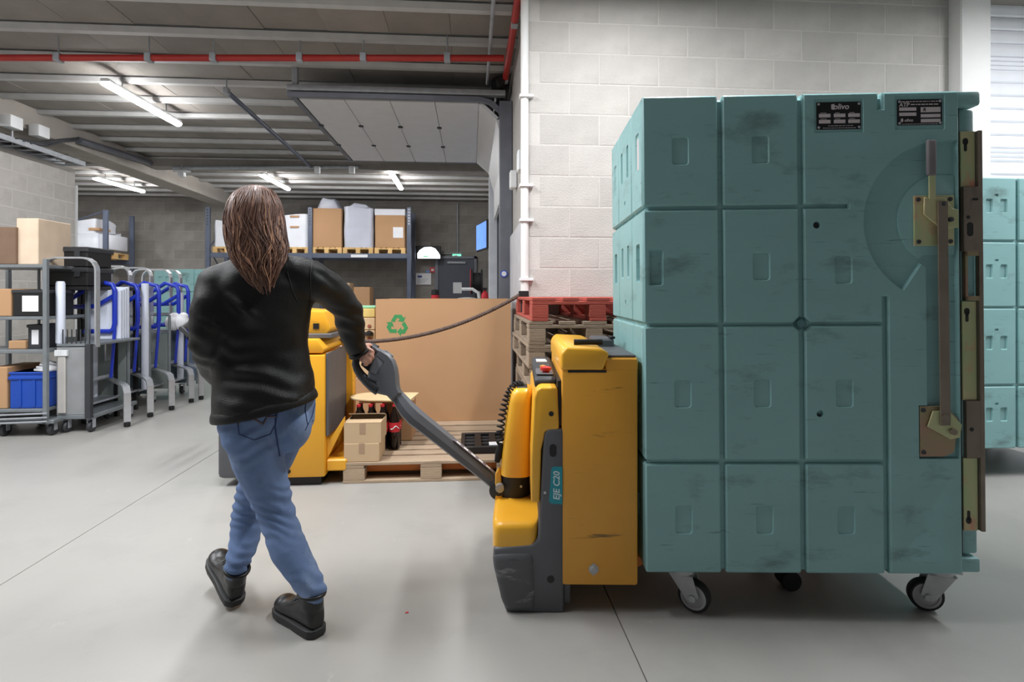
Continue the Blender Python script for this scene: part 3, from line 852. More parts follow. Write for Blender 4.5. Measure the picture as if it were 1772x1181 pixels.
bm = NB(); bx(bm, TX(1052), TX(1052) + .09, .38, .62, TZ(622), TZ(600), .008); o = obj('cable_socket', bm, m_skirt, truck)
bm = NB(); bx(bm, TX(1052) + .07, TX(1052) + .095, .38, .44, TZ(600), TZ(596) + .003, .003); obj('socket_cap', bm, m_black, o)
# screws and slots on the case
bm = NB(); lathe(bm, [(.003, -.012), (.012, -.012), (.014, -.004), (.02, -.003), (.02, .001)], (TX(1027), 0, TZ(985)), 'y', 14)
bx(bm, TX(1027) - .003, TX(1027) + .003, -.003, 0.001, TZ(996), TZ(974)); obj('case_latch', bm, m_steel, truck)
# grey chassis with its flared skirt
bm = NB(); prism(bm, [(TX(x), TZ(y)) for x, y in ((853, 950), (855, 985), (868, 1040), (876, 1062), (976, 1064), (976, 742), (948, 742), (941, 752), (936, 840), (931, 935), (920, 945))], 'y', 0.0, TD, .022, 3)
ch = obj('chassis', bm, m_skirt, truck)
bm = NB(); prism(bm, [(TX(x), TZ(y)) for x, y in ((851, 957), (854, 985), (867, 1040), (874, 1059), (929, 1060), (925, 955))], 'y', -.012, TD + .012, .03, 3)
obj('bumper_skirt', bm, m_skirtworn, truck)
bm = NB(); bx(bm, TX(876), TX(972), .1, TD - .1, .004, .06, .01); obj('drive_unit', bm, m_rubber, truck)
bm = NB(); bx(bm, TX(976), TX(988), .03, .06, TZ(1052), TZ(1012), .004); obj('side_bracket', bm, m_skirt, truck)
for px, py, w, h in ((957, 780, 12, 22), (953, 1003, 13, 13)):
    bm = NB(); prism(bm, rrect(TX(px), TZ(py), w / TS, h / TS, min(w, h) / 2.05 / TS, 5), 'y', -.001, .003); obj('hole', bm, m_black, ch, 0)
bm = NB(); lathe(bm, [(.001, -.003), (.006, -.002), (.006, .001)], (TX(943), 0, TZ(853)), 'y', 10); obj('rivet', bm, m_silver, ch)
# teal model decal with its lettering
bm = NB(); prism(bm, inset([(TX(x), TZ(y)) for x, y in ((954, 812), (957, 808), (973, 808), (973, 873), (954, 872), (950, 868))], 0), 'y', -.0015, .001); dc = obj('decal', bm, m_decal, ch, 0)
o = link('lettering', text_mesh('EJE C20', .036, m_decalw, .0004, True, .15), dc)
o.matrix_local = Matrix.Translation((TX(963.5), -.0018, TZ(841))) @ Matrix.Rotation(-math.pi / 2, 4, 'Y') @ STAND
# front column
bm = NB(); prism(bm, [(TX(x), TZ(y)) for x, y in ((924, 690), (929, 676), (936, 671), (965, 671), (968, 745), (944, 748), (937, 780), (934, 872), (919, 872), (919, 800))], 'y', 0.004, TD - .004, .016, 3)
col_ = obj('front_column', bm, m_yel, truck)
bm = NB(); lathe(bm, [(.001, -.002), (.010, -.003), (.011, .002)], (TX(954), .004, TZ(717)), 'y', 12); obj('screw_cap', bm, m_black, col_)
bm = NB(); bx(bm, TX(965), TX(972) + .003, .02, TD - .02, TZ(740), TZ(660), .003); obj('gap_filler', bm, m_black, truck)
# control panel: sloping grey top
bm = NB()
prism(bm, [(.10, TZ(671) - .02), (.10, TZ(671) + .015), (.13, TZ(671) + .03), (.62, TZ(671) + .055), (.66, TZ(671) + .03), (.66, TZ(671) - .02)], 'x', TX(926), TX(966), .012, 2)
cp = obj('control_panel', bm, m_dark, truck)
zq = lambda y: TZ(671) + .03 + (y - .13) * .051
bm = NB(); lathe(bm, [(.012, 0), (.016, .012), (.024, .016), (.024, .028), (.004, .034)], (TX(948), .17, zq(.17)), 'z', 18); obj('stop_button', bm, m_stop, cp)
bm = NB(); lathe(bm, [(.010, 0), (.014, .010), (.014, .02), (.003, .024)], (TX(944), .25, zq(.25)), 'z', 14); obj('key_switch', bm, m_key, cp)
bm = NB(); bx(bm, TX(930), TX(962), .13, .34, zq(.24) - .004, zq(.24) + .003, .003); obj('switch_field', bm, M('field_grey', (96, 98, 104), .35), cp)
bm = NB(); prism(bm, [(TX(934), .44), (TX(956), .44), (TX(954), .54), (TX(934), .54)], 'z', zq(.5) - .002, zq(.5) + .004); obj('display', bm, M('display_white', (236, 238, 240), .3), cp, 0)
# tiller turret
bm = NB()
def ring_rr(cx, cy, hx, hy, z, n=32, p=3.0):
    out = []
    for k in range(n):
        a = 2 * math.pi * k / n; c, s = math.cos(a), math.sin(a)
        out.append(Vector((cx + hx * math.copysign(abs(c) ** (2 / p), c), cy + hy * math.copysign(abs(s) ** (2 / p), s), z)))
    return out
loft(bm, [ring_rr(-.188, .36, .076, .12, .47), ring_rr(-.184, .36, .074, .118, .56), ring_rr(-.168, .36, .06, .10, .80), ring_rr(-.162, .36, .055, .095, .845), ring_rr(-.158, .36, .042, .08, .864), ring_rr(-.157, .36, .02, .04, .868)])
tw = obj('turret_cowl', bm, m_yel, truck, 60)
bm = NB(); bx(bm, -.19, -.13, .30, .40, .845, .872, .01); obj('cable_cap', bm, m_black, tw)
bm = NB(); loft(bm, [ring_rr(-.195, .36, .08, .09, .33, p=2), ring_rr(-.195, .36, .08, .09, .455, p=2), ring_rr(-.19, .36, .077, .11, .474, p=2.6)])
rg = obj('turret_base', bm, m_ring, truck, 40)
bm = NB(); lathe(bm, [(.001, -.004), (.006, -.003), (.006, .001)], (-.165, .276, .42), 'y', 10); obj('bolt', bm, m_silver, rg)
# rounded foot hood
bm = NB()
rs = []
for z, gx, gy in ((.245, 0, 0), (.30, 0, 0), (.335, 0, 0), (.349, .005, .006), (.357, .014, .018), (.361, .028, .035), (.364, .05, .10), (.366, .07, .20)):
    rs.append(ring_rr((-.288 + gx - .088) / 2, .36, (.2 - gx) / 2, .352 - gy, z, 48, 8))
loft(bm, rs); obj('foot_hood', bm, m_yel, truck, 50)
bm = NB(); prism(bm, [(-.285, .34), (-.285, .47), (-.266, .505), (-.258, .47), (-.25, .36)], 'y', .29, .31, .004); obj('hood_fin', bm, m_yel, truck)
bm = NB(); bx(bm, -.245, -.12, .045, .06, .355, .365); 
bm.free()
# forks
for y0_, y1_ in ((.13, .30), (.44, .61)):
    bm = NB(); prism(bm, [(TX(1104) - .02, .12), (TX(1104) - .02, .172), (TX(1104) + .06, .18), (1.30, .18), (1.36, .165), (1.36, .145), (1.3, .140), (TX(1104) + .06, .140), (TX(1104) + .03, .12)], 'y', y0_, y1_, .008)
    f = obj('fork', bm, m_forkor, truck, 30)
    bm = NB(); lathe(bm, [(.01, -.04), (.042, -.04), (.042, .04), (.01, .04)], (1.02, (y0_ + y1_) / 2, .0425), 'y', 16); obj('load_roller', bm, m_rubber, f)
# ------------------------------------------------------------------ tiller
TINV = (Matrix.Translation(truck.location) @ Matrix.Rotation(RZT, 4, 'Z')).inverted()
def tl(px, py, D): return TINV @ pt(px, py, D)
HD = 2.60
bm = NB()
arm = [tl(866, 842, 2.60), tl(845, 824, 2.595), tl(808, 794, 2.59), tl(770, 763, 2.585), tl(736, 736, 2.58), tl(718, 722, 2.58), tl(704, 708, 2.58), tl(696, 697, 2.585), tl(687, 684, 2.59)]
tube(bm, arm, [(.036, .036), (.036, .036), (.038, .038), (.04, .04), (.042, .042), (.044, .044), (.042, .040), (.038, .034), (.030, .026)], 8, ref=VU)
arm_o = obj('tiller_arm', bm, m_tiller, truck, 30)
bm = NB()
d_ = (arm[2] - arm[1]).normalized(); nrm = Vector((d_.z, 0, -d_.x)).normalized()
if nrm.z < 0: nrm = -nrm
ctr = (arm[1] * .55 + arm[3] * .45); 
off = nrm * .034 + Vector((0, -.014, 0))
strap(bm, [ctr - d_ * .12 + off, ctr + d_ * .12 + off], .03, .003, (0, 1, 0)); lb = obj('warning_label', bm, M('label_mauve', (120, 112, 122), .5), arm_o, 0)
bm = NB()
for k in range(5):
    p_ = ctr + d_ * (-.09 + .045 * k) + off + nrm * .0016
    strap(bm, [p_ - d_ * .012, p_ + d_ * .012], .02, .002, (0, 1, 0))
obj('label_print', bm, m_whitepl, lb, 0)
bm = NB(); lathe(bm, [(.01, -.07), (.045, -.06), (.045, .06), (.01, .07)], arm[0] + Vector((-.005, 0, .0)), 'y', 20); obj('tiller_joint', bm, m_tillerdk, truck)
bm = NB(); lathe(bm, [(.006, -.09), (.02, -.088), (.02, -.06)], arm[0] + Vector((.0, 0, .02)), 'y', 14); obj('joint_bolt', bm, m_steel, truck)
# head: plate with the grip loop, in its own plane
o3 = tl(660, 650, HD)
e1 = (TINV.to_3x3() @ (VR + VF * .05)).normalized(); e2 = (TINV.to_3x3() @ (VU + VF * .22)).normalized(); e3 = e1.cross(e2)   # e3 points away from camera side
sc = HD / FPX
HM = Matrix((( e1.x, -e3.x * -1, e2.x, o3.x), (e1.y, -e3.y * -1, e2.y, o3.y), (e1.z, -e3.z * -1, e2.z, o3.z), (0, 0, 0, 1)))
if (HM.to_3x3() @ Vector((0, 1, 0))).y < 0: HM = HM @ Matrix.Diagonal((1, -1, 1, 1))
def H(cxp, cyp): return ((590 + cxp / 8.435 - 660) * sc, (650 - (580 + cyp / 8.435)) * sc)
outl = [H(x, y) for x, y in ((905, 850), (865, 775), (848, 700), (838, 600), (815, 480), (775, 370), (705, 285), (610, 228), (515, 185), (430, 148), (400, 190), (470, 225), (500, 260), (478, 330), (440, 450), (415, 545), (400, 625), (440, 665), (520, 700), (540, 850), (690, 885), (775, 970), (850, 910))]
bm = NB()
relief(bm, outl, [([H(x, y) for x, y in ((505, 292), (640, 408), (598, 475), (535, 597), (425, 560))], .006, .004)], .055, .012, HM @ Matrix.Translation((0, -.028, 0)))
bmesh.ops.recalc_face_normals(bm, faces=bm.faces)
hd = obj('tiller_head', bm, m_tiller, truck, 30)
bm = NB(); prism(bm, inset([H(x, y) for x, y in ((505, 296), (634, 408), (594, 472), (532, 592), (430, 558))], .002), 'y', -.026, -.01)
bmesh.ops.transform(bm, matrix=HM, verts=bm.verts); obj('head_pad', bm, M('pad_grey', (122, 124, 132), .4), hd, 0)
bm = NB(); prism(bm, [H(x, y) for x, y in ((418, 170), (490, 240), (480, 330), (440, 450), (412, 560), (395, 610), (400, 530), (285, 440), (320, 300))], 'y', .0, .024, .004)
bmesh.ops.transform(bm, matrix=HM, verts=bm.verts); obj('thumb_rocker', bm, m_tillerdk, hd)
bm = NB()
lp = [H(x, y) for x, y in ((560, 790), (480, 745), (395, 680), (300, 590), (235, 500), (205, 420), (215, 330), (255, 235), (320, 165), (425, 172), (500, 215))]
tube(bm, [HM @ Vector((a, .002, b)) for a, b in lp], [(.034, .03), (.031, .028), (.026, .024), (.021, .021), (.019, .019), (.018, .018), (.018, .018), (.018, .018), (.019, .019), (.02, .02), (.022, .022)], 12, ref=HM.to_3x3() @ Vector((0, 1, 0)))
obj('grip_loop', bm, m_tillerdk, hd, 60)
bm = NB()
for (a_, b_) in (((615, 245), (700, 298)), ((640, 250), (745, 330))):
    p0, p1 = HM @ Vector((H(*a_)[0], -.0, H(*a_)[1])), HM @ Vector((H(*b_)[0], -.0, H(*b_)[1]))
    tube(bm, [p0 + Vector((0, 0, .004)), p1 + Vector((0, 0, .004))], .006, 6)
obj('head_switch', bm, m_skirt, hd)
# spiral cable
bm = NB()
path = [tl(862, 792, 2.55), tl(866, 770, 2.55), tl(866, 745, 2.55), tl(870, 715, 2.55), tl(877, 690, 2.55), tl(886, 673, 2.56), tl(897, 666, 2.58), tl(903, 668, 2.6)]
def interp(P, t):
    t = max(0, min(.9999, t)) * (len(P) - 1); i = int(t); f = t - i
    p0, p1, p2, p3 = P[max(i - 1, 0)], P[i], P[i + 1], P[min(i + 2, len(P) - 1)]
    return .5 * ((2 * p1) + (p2 - p0) * f + (2 * p0 - 5 * p1 + 4 * p2 - p3) * f * f + (3 * p1 - p0 - 3 * p2 + p3) * f ** 3)
hp = []
NT = 17
for k in range(NT * 10):
    t_ = .18 + .78 * k / (NT * 10)
    p_ = interp(path, t_); q_ = interp(path, t_ + .01) - p_; q_.normalize()
    u_ = q_.cross(Vector((0, 1, 0))).normalized(); v_ = q_.cross(u_)
    a_ = 2 * math.pi * k / 10
    hp.append(p_ + u_ * (.016 * math.cos(a_)) + v_ * (.016 * math.sin(a_)))
tube(bm, hp, .0045, 5)
tube(bm, [interp(path, .0), interp(path, .06), interp(path, .12), hp[0]], .006, 6)
cbl = obj('spiral_cable', bm, m_rubber, truck, 60)
bm = NB(); a_, b_ = tl(860, 800, 2.55), tl(868, 768, 2.55); tube(bm, [a_, a_ * .5 + b_ * .5, b_], [.012, .02, .014], 10); obj('cable_plug', bm, m_rubber, cbl)
# ================================================================== the woman pulling the truck
m_jacket = M('black_fleece', (9, 9, 10), 0.5, spec=0.34, var=0.12, scale=9, bump=0.25, bscale=260)
m_jeans = M('blue_denim', (102, 126, 168), 0.8, var=0.10, scale=7, bump=0.35, bscale=420, stretch=(1, 1, .6),
            dirt=((150, 168, 196), 4.5, 0.53, 0.18, (1, 1, .7), 0.6), dirt2=((74, 94, 134), 12, 0.6, 0.14, (.6, .6, 1.6), 0.5))
m_skin = M('skin', (222, 170, 150), 0.5, var=0.05, scale=12)
m_hair = M('brown_hair', (104, 72, 60), 0.42, var=0.25, scale=30, stretch=(1, 1, .2))
m_hair2 = M('light_hair', (176, 132, 106), 0.42, var=0.2, scale=30, stretch=(1, 1, .2))
m_shoe = M('black_leather', (18, 18, 19), 0.38, var=0.15, scale=10, bump=.1, bscale=90)
m_sole = M('sole_black', (30, 31, 32), 0.55)
m_stitch = M('stitch_brown', (96, 84, 88), 0.8)
m_tag = M('tag_orange', (214, 74, 40), 0.6)
P0 = pt(468, 1075, 2.2); P0.z = 0
person = thing('person', 'woman with long brown hair in black jacket and blue jeans, walking away pulling the truck', 'person', P0)
def J(px, py, D): return pt(px, py, D) - P0
TL = (VR * -.955 + VF * -.296); TF = (VR * -.296 + VF * .955)      # torso left, forward
HL = (VR * -.80 + VF * -.60); HFw = (VR * -.60 + VF * .80)        # hips left, forward
def ring(c, L, F, a, b, n=28, tilt=0.0, p=2.3):
    out = []
    for k in range(n):
        t = 2 * math.pi * k / n; cx, sx = math.cos(t), math.sin(t)
        u = a * math.copysign(abs(cx) ** (2 / p), cx); v = b * math.copysign(abs(sx) ** (2 / p), sx)
        out.append(c + L * u + F * v + VU * (u * tilt))
    return out
def limb(bm, pts, rad, ball=True):
    P = [q if isinstance(q, Vector) else J(*q) for q in pts]
    # dense, smooth chain
    Q, RR = [], []
    n = len(P)
    for i in range((n - 1) * 5 + 1):
        t = i / ((n - 1) * 5); Q.append(interp(P, t))
        f = t * (n - 1); k = min(int(f), n - 2); RR.append(rad[k] + (rad[k + 1] - rad[k]) * (f - k))
    tube(bm, Q, RR, 14)
    if ball:
        blob(bm, Q[0], RR[0], RR[0], RR[0], 3); blob(bm, Q[-1], RR[-1], RR[-1], RR[-1], 3)
def relax_noise(me, fn):
    me.update()
    nr = [v.normal.copy() for v in me.vertices]
    for v, n in zip(me.vertices, nr): v.co += n * fn(v.co, n)
    me.update()
LARM = [(378, 494, 2.17), (363, 537, 2.13), (361, 588, 2.13), (370, 628, 2.25), (386, 654, 2.36)]
RARM = [(538, 484, 2.27), (572, 503, 2.36), (600, 535, 2.45), (608, 570, 2.52), (618, 606, 2.58)]
LLEG = [(431, 715, 2.17), (446, 790, 2.185), (477, 885, 2.20), (502, 955, 2.15)]
RLEG = [(500, 712, 2.33), (468, 790, 2.35), (432, 872, 2.37), (424, 930, 2.34)]
def shoe_mtx(heel, fwd, up):
    fwd = fwd.normalized(); side = up.cross(fwd).normalized(); up = fwd.cross(side).normalized()
    return Matrix(((fwd.x, side.x, up.x, heel.x), (fwd.y, side.y, up.y, heel.y), (fwd.z, side.z, up.z, heel.z), (0, 0, 0, 1)))
hl = pt(551, 1093, 2.085) - P0; hl.z = 0.002
SM_L = shoe_mtx(hl, VR * -.78 + VF * .62, Vector((0, 0, 1)))
hr_ = pt(408, 1042, 2.27) - P0; hr_.z = .016
SM_R = shoe_mtx(hr_, VR * -.66 + VF * .66 + VU * .36, Vector((0, 0, 1)))
LLEG += [SM_L @ Vector((.046, 0, .175)), SM_L @ Vector((.046, 0, .135))]
RLEG += [SM_R @ Vector((.046, 0, .165)), SM_R @ Vector((.046, 0, .135))]
HEADC = (443, 378, 2.2)
# ---------------- body: one continuous surface (head, neck, torso, limbs, hands)
bm = NB()
hc = J(*HEADC); fw = (VR * -.45 + VF * .89).normalized(); lf = VU.cross(fw).normalized()
rotH = Matrix((( lf.x, fw.x, 0), (lf.y, fw.y, 0), (lf.z, fw.z, 1)))
blob(bm, hc + VU * .03, .074, .094, .092, 3, rotH)
blob(bm, hc + fw * .022 - VU * .035, .058, .072, .078, 3, rotH)
blob(bm, hc + fw * .08 - VU * .09, .022, .02, .018, 2, rotH)                   # chin
tube(bm, [hc + fw * .088 + VU * .005, hc + fw * .108 - VU * .03, hc + fw * .092 - VU * .038], [.008, .013, .008], 8)   # nose
blob(bm, hc + fw * .09 - VU * .06, .022, .010, .007, 2, rotH)                    # mouth
for s in (-1, 1):
    blob(bm, hc + lf * (s * .076) - VU * .012 - fw * .005, .008, .018, .032, 2, rotH)   # ears
    blob(bm, hc + lf * (s * .032) + fw * .078 + VU * .022, .02, .012, .006, 2, rotH)   # brow
limb(bm, [(450, 418, 2.2), (454, 445, 2.22), (453, 480, 2.235)], [.05, .052, .07])
limb(bm, [(453, 480, 2.235), (448, 540, 2.24), (452, 600, 2.25), (462, 690, 2.255)], [.10, .11, .11, .12])
limb(bm, [(453, 480, 2.235), (378, 492, 2.17)], [.06, .05]); limb(bm, [(453, 480, 2.235), (538, 484, 2.27)], [.06, .05])
limb(bm, LARM, [.045, .042, .036, .032, .026]); limb(bm, RARM, [.045, .042, .036, .032, .026])
limb(bm, LLEG, [.075, .07, .045, .042, .034, .032]); limb(bm, RLEG, [.075, .07, .045, .042, .034, .032])
# right hand closed round the grip loop
wr = J(622, 609, 2.585); hm = J(632, 618, 2.60)
limb(bm, [(618, 606, 2.58), (626, 612, 2.59), (634, 616, 2.592)], [.027, .03, .034], True)
fing0 = [(641, 606, 2.585), (640, 614, 2.58), (636, 621, 2.575), (630, 626, 2.572)]
for i, (x, y, D) in enumerate(fing0):
    k = (1.0, 1.08, 1.0, .85)[i]
    ch_ = [J(x - 6, y - 3, D), J(x + 2 * k, y + 1, D - .014), J(x + 5 * k, y + 5, D + .006), J(x + 2, y + 7 * k, D + .03), J(x - 4, y + 5, D + .042)]
    tube(bm, [interp(ch_, t / 10) for t in range(11)], [.0098, .0098, .0096, .0094, .0092, .009, .0088, .0086, .0082, .0078, .006], 8)
th = [J(626, 602, 2.58), J(634, 598, 2.59), J(641, 598, 2.61), J(645, 602, 2.625)]
tube(bm, [interp(th, t / 8) for t in range(9)], [.013, .0125, .012, .0115, .011, .0105, .01, .009, .007], 8)
# left hand in front of the body
lh = J(383, 655, 2.4); lhd = (HFw * .6 + VR * .5 - VU * .4).normalized()
blob(bm, lh + lhd * .03, .032, .036, .03, 2)
for i in range(4):
    b0 = lh + lhd * .055 + VU * (.024 - .016 * i)
    tube(bm, [b0 - lhd * .02, b0 + lhd * .02, b0 + lhd * .04 + VR * .012, b0 + lhd * .045 + VR * .035], [.0095, .0095, .009, .007], 8)
tube(bm, [lh + VU * .02, lh + lhd * .03 + VU * .045, lh + lhd * .06 + VU * .05], [.012, .011, .008], 8)
for m_ in (SM_L, SM_R):
    tube(bm, [m_ @ Vector(q) for q in ((.046, 0, .14), (.05, 0, .08), (.12, 0, .055), (.22, 0, .045))], [.032, .033, .03, .026], 10)
body = link('body', remeshed(bm, .0055, 4), person); body.data.materials.append(m_skin)
for s in (-1, 1):
    bm = NB(); blob(bm, hc + lf * (s * .031) + fw * .083 + VU * .004, .0115, .0115, .0115, 2); obj('eye', bm, m_whitepl, person)
    bm = NB(); blob(bm, hc + lf * (s * .031) + fw * .0915 + VU * .004, .005, .005, .005, 2); obj('iris', bm, m_dark, bpy.data.objects['eye' if s < 0 else 'eye.001'])
# ---------------- jeans
bm = NB()
hipc = [((463, 668, 2.255), .175, .120), ((464, 700, 2.25), .188, .140), ((462, 735, 2.245), .186, .142), ((460, 765, 2.25), .15, .115)]
loft(bm, [ring(J(*c), HL * .5 + TL * .5, HFw * .5 + TF * .5, a, b) for c, a, b in hipc])
limb(bm, LLEG, [.108, .100, .070, .070, .050, .047], False); limb(bm, RLEG, [.108, .098, .064, .062, .047, .044], False)
blob(bm, J(427, 752, 2.145), .094, .09, .10, 3); blob(bm, J(500, 740, 2.215), .090, .08, .10, 3)
# cuffs
jm = remeshed(bm, .008, 9)
kneeL, kneeR = J(480, 885, 2.2), J(430, 872, 2.37)
ankL, ankR = LLEG[-1], RLEG[-1]
def denim(co, n):
    d = noise.noise(co * 9) * .004
    for k, s in ((kneeL, .11), (kneeR, .11), (ankL, .09), (ankR, .09)):
        q = (co - k).length
        if q < s * 1.6:
            w = math.exp(-(q / s) ** 2)
            d += w * .006 * math.sin((co.z * 1.0 + (co.x + co.y) * .35 + noise.noise(co * 11) * .03) * 2 * math.pi / .042)
    # pull lines under the seat
    q = (co - J(440, 770, 2.1)).length
    if q < .2: d += math.exp(-(q / .1) ** 2) * .004 * math.sin((co.z * .9 - co.x * .45) * 2 * math.pi / .05 + noise.noise(co * 8) * 2)
    return d
relax_noise(jm, denim)
jeans = link('jeans', jm, person); jm.materials.append(m_jeans)
bt = BVHTree.FromPolygons([v.co.copy() for v in jm.vertices], [tuple(p.vertices) for p in jm.polygons])
def onto(bvt, px, py, off=.002):
    d = ray(px, py).normalized(); o = CAM - P0
    h = bvt.ray_cast(o, d)
    return None if h[0] is None else h[0] + h[1] * off
def seam(bvt, pxs, r, name, mat, parent, step=6, off=.001):
    P = []
    for (x0, y0), (x1, y1) in zip(pxs, pxs[1:]):
        n = max(1, int(math.hypot(x1 - x0, y1 - y0) / step))
        for k in range(n): P.append((x0 + (x1 - x0) * k / n, y0 + (y1 - y0) * k / n))
    P.append(pxs[-1]); Q = [onto(bvt, x, y, off) for x, y in P]; Q = [q for q in Q if q is not None]
    if len(Q) < 2: return
    bm = NB(); tube(bm, Q, r, 5); return obj(name, bm, mat, parent, 60)
m_seam = M('denim_seam', (48, 66, 108), .85)
seam(bt, [(481, 676), (481, 705), (476, 740), (484, 790)], .0028, 'seam', m_seam, jeans)
seam(bt, [(410, 705), (410, 722), (414, 752), (440, 762), (468, 752), (476, 735), (477, 700)], .0018, 'pocket_outline', m_seam, jeans)
seam(bt, [(412, 735), (422, 720), (444, 728), (455, 735), (462, 722), (478, 721)], .0038, 'stitch_mark', m_stitch, jeans)
seam(bt, [(529, 690), (528, 712), (532, 735), (541, 728)], .0022, 'pocket_outline', m_seam, jeans)
seam(bt, [(546, 692), (540, 720), (528, 745)], .002, 'seam', m_seam, jeans)
# ---------------- jacket
bm = NB()
rows = [((459, 700, 2.225), .194, .172, -.20), ((458, 684, 2.228), .195, .170, -.18), ((456, 650, 2.24), .189, .152, -.10), ((452, 610, 2.25), .186, .136, -.04), ((449, 570, 2.245), .194, .140, 0),
        ((449, 530, 2.24), .204, .142, 0), ((451, 497, 2.235), .206, .134, 0), ((453, 472, 2.232), .182, .112, 0), ((454, 455, 2.228), .125, .085, 0), ((455, 444, 2.222), .078, .07, 0), ((455, 428, 2.215), .066, .064, 0)]
loft(bm, [ring(J(*c), TL, TF, a, b, 32, tl_, 2.2) for c, a, b, tl_ in rows])
limb(bm, LARM, [.078, .074, .070, .062, .052]); limb(bm, RARM, [.080, .072, .066, .062, .046])
limb(bm, [(420, 478, 2.21), (378, 492, 2.17)], [.08, .078]); limb(bm, [(490, 474, 2.235), (538, 482, 2.27)], [.08, .08])
jk = remeshed(bm, .009, 10)
def fold(co, n):
    d = noise.noise(co * 7) * .008 + noise.noise(Vector((co.x * 14, co.y * 14, co.z * 22))) * .0035
    wd = lambda a, b, s, amp: 0
    # long diagonal fold from the left shoulder blade to the waist, seam arcs on the right sleeve
    for (a, b, s, amp) in FOLDS:
        ab = b - a; t = max(0, min(1, (co - a).dot(ab) / ab.length_squared)); q = (co - (a + ab * t)).length
        d += amp * math.exp(-(q / s) ** 2) * math.sin(math.pi * (t * .8 + .1))
    for k, s in ((J(600, 535, 2.45), .1), (J(347, 590, 2.13), .1), (J(616, 598, 2.57), .07)):
        q = (co - k).length
        if q < s * 2: d += math.exp(-(q / s) ** 2) * .006 * math.sin((co.z * .9 + co.x * .5 + noise.noise(co * 7) * .04) * 2 * math.pi / .06)
    q = (co - J(455, 660, 2.1)).length
    if q < .35: d += math.exp(-(q / .16) ** 2) * .005 * math.sin((co.z + co.x * .15 + noise.noise(co * 5) * .05) * 2 * math.pi / .075)
    return d
FOLDS = [(J(385, 505, 2.08), J(470, 575, 2.1), .018, .020), (J(470, 575, 2.1), J(525, 590, 2.13), .016, .013), (J(380, 520, 2.07), J(430, 578, 2.09), .03, -.018), (J(450, 620, 2.1), J(530, 610, 2.13), .016, .010), (J(390, 640, 2.08), J(500, 655, 2.1), .018, .010),
         (J(480, 470, 2.12), J(500, 520, 2.11), .014, .008), (J(545, 465, 2.2), J(590, 500, 2.3), .016, -.010), (J(535, 455, 2.2), J(537, 510, 2.16), .010, -.007),
         (J(350, 560, 2.05), J(420, 600, 2.08), .02, .006)]
relax_noise(jk, fold)
jacket = link('jacket', jk, person); jk.materials.append(m_jacket)
bj = BVHTree.FromPolygons([v.co.copy() for v in jk.vertices], [tuple(p.vertices) for p in jk.polygons])
# hem band, cuffs, collar
bm = NB()
hr = ring(J(459, 701, 2.225), TL, TF, .193, .171, 40, -.20, 2.2)
tube(bm, [p + VU * .004 for p in hr], (.005, .02), 8, closed=True, ref=(1, 0, 0)); obj('hem', bm, m_jacket, jacket, 60)
bm = NB()
cr_ = ring(J(455, 436, 2.218), TL, TF, .069, .066, 28)
tube(bm, [p + VU * .012 for p in cr_], (.007, .03), 8, closed=True, ref=(1, 0, 0)); obj('collar', bm, m_jacket, jacket, 60)
bm = NB(); a, b = J(616, 600, 2.575), J(622, 611, 2.585); d = (b - a).normalized()
u = d.orthogonal().normalized(); v = d.cross(u)
tube(bm, [b + u * .044 * math.cos(t * .2618) + v * .044 * math.sin(t * .2618) for t in range(24)], .009, 8, closed=True); obj('cuff', bm, m_jacket, jacket, 60)
seam(bj, [(541, 445), (537, 475), (538, 510), (535, 535)], .0022, 'sleeve_seam', m_black, jacket)
seam(bj, [(497, 470), (505, 500), (516, 525)], .0018, 'back_seam', m_black, jacket)
q = J(372, 688, 2.2)
bm = NB(); bx(bm, q.x - .007, q.x + .007, q.y - .004, q.y + .004, q.z - .025, q.z + .02, .002); obj('pull_tag', bm, m_tag, jacket, label='orange zip pull tag')
bm = NB(); tube(bm, [q - VU * .02, q - VU * .05 + VR * .0, q - VU * .08 - VR * .012], [.003, .003, .005], 6); obj('cord_end', bm, m_black, jacket)
# small round badge on the right sleeve
q = onto(bj, 574, 478, .002)
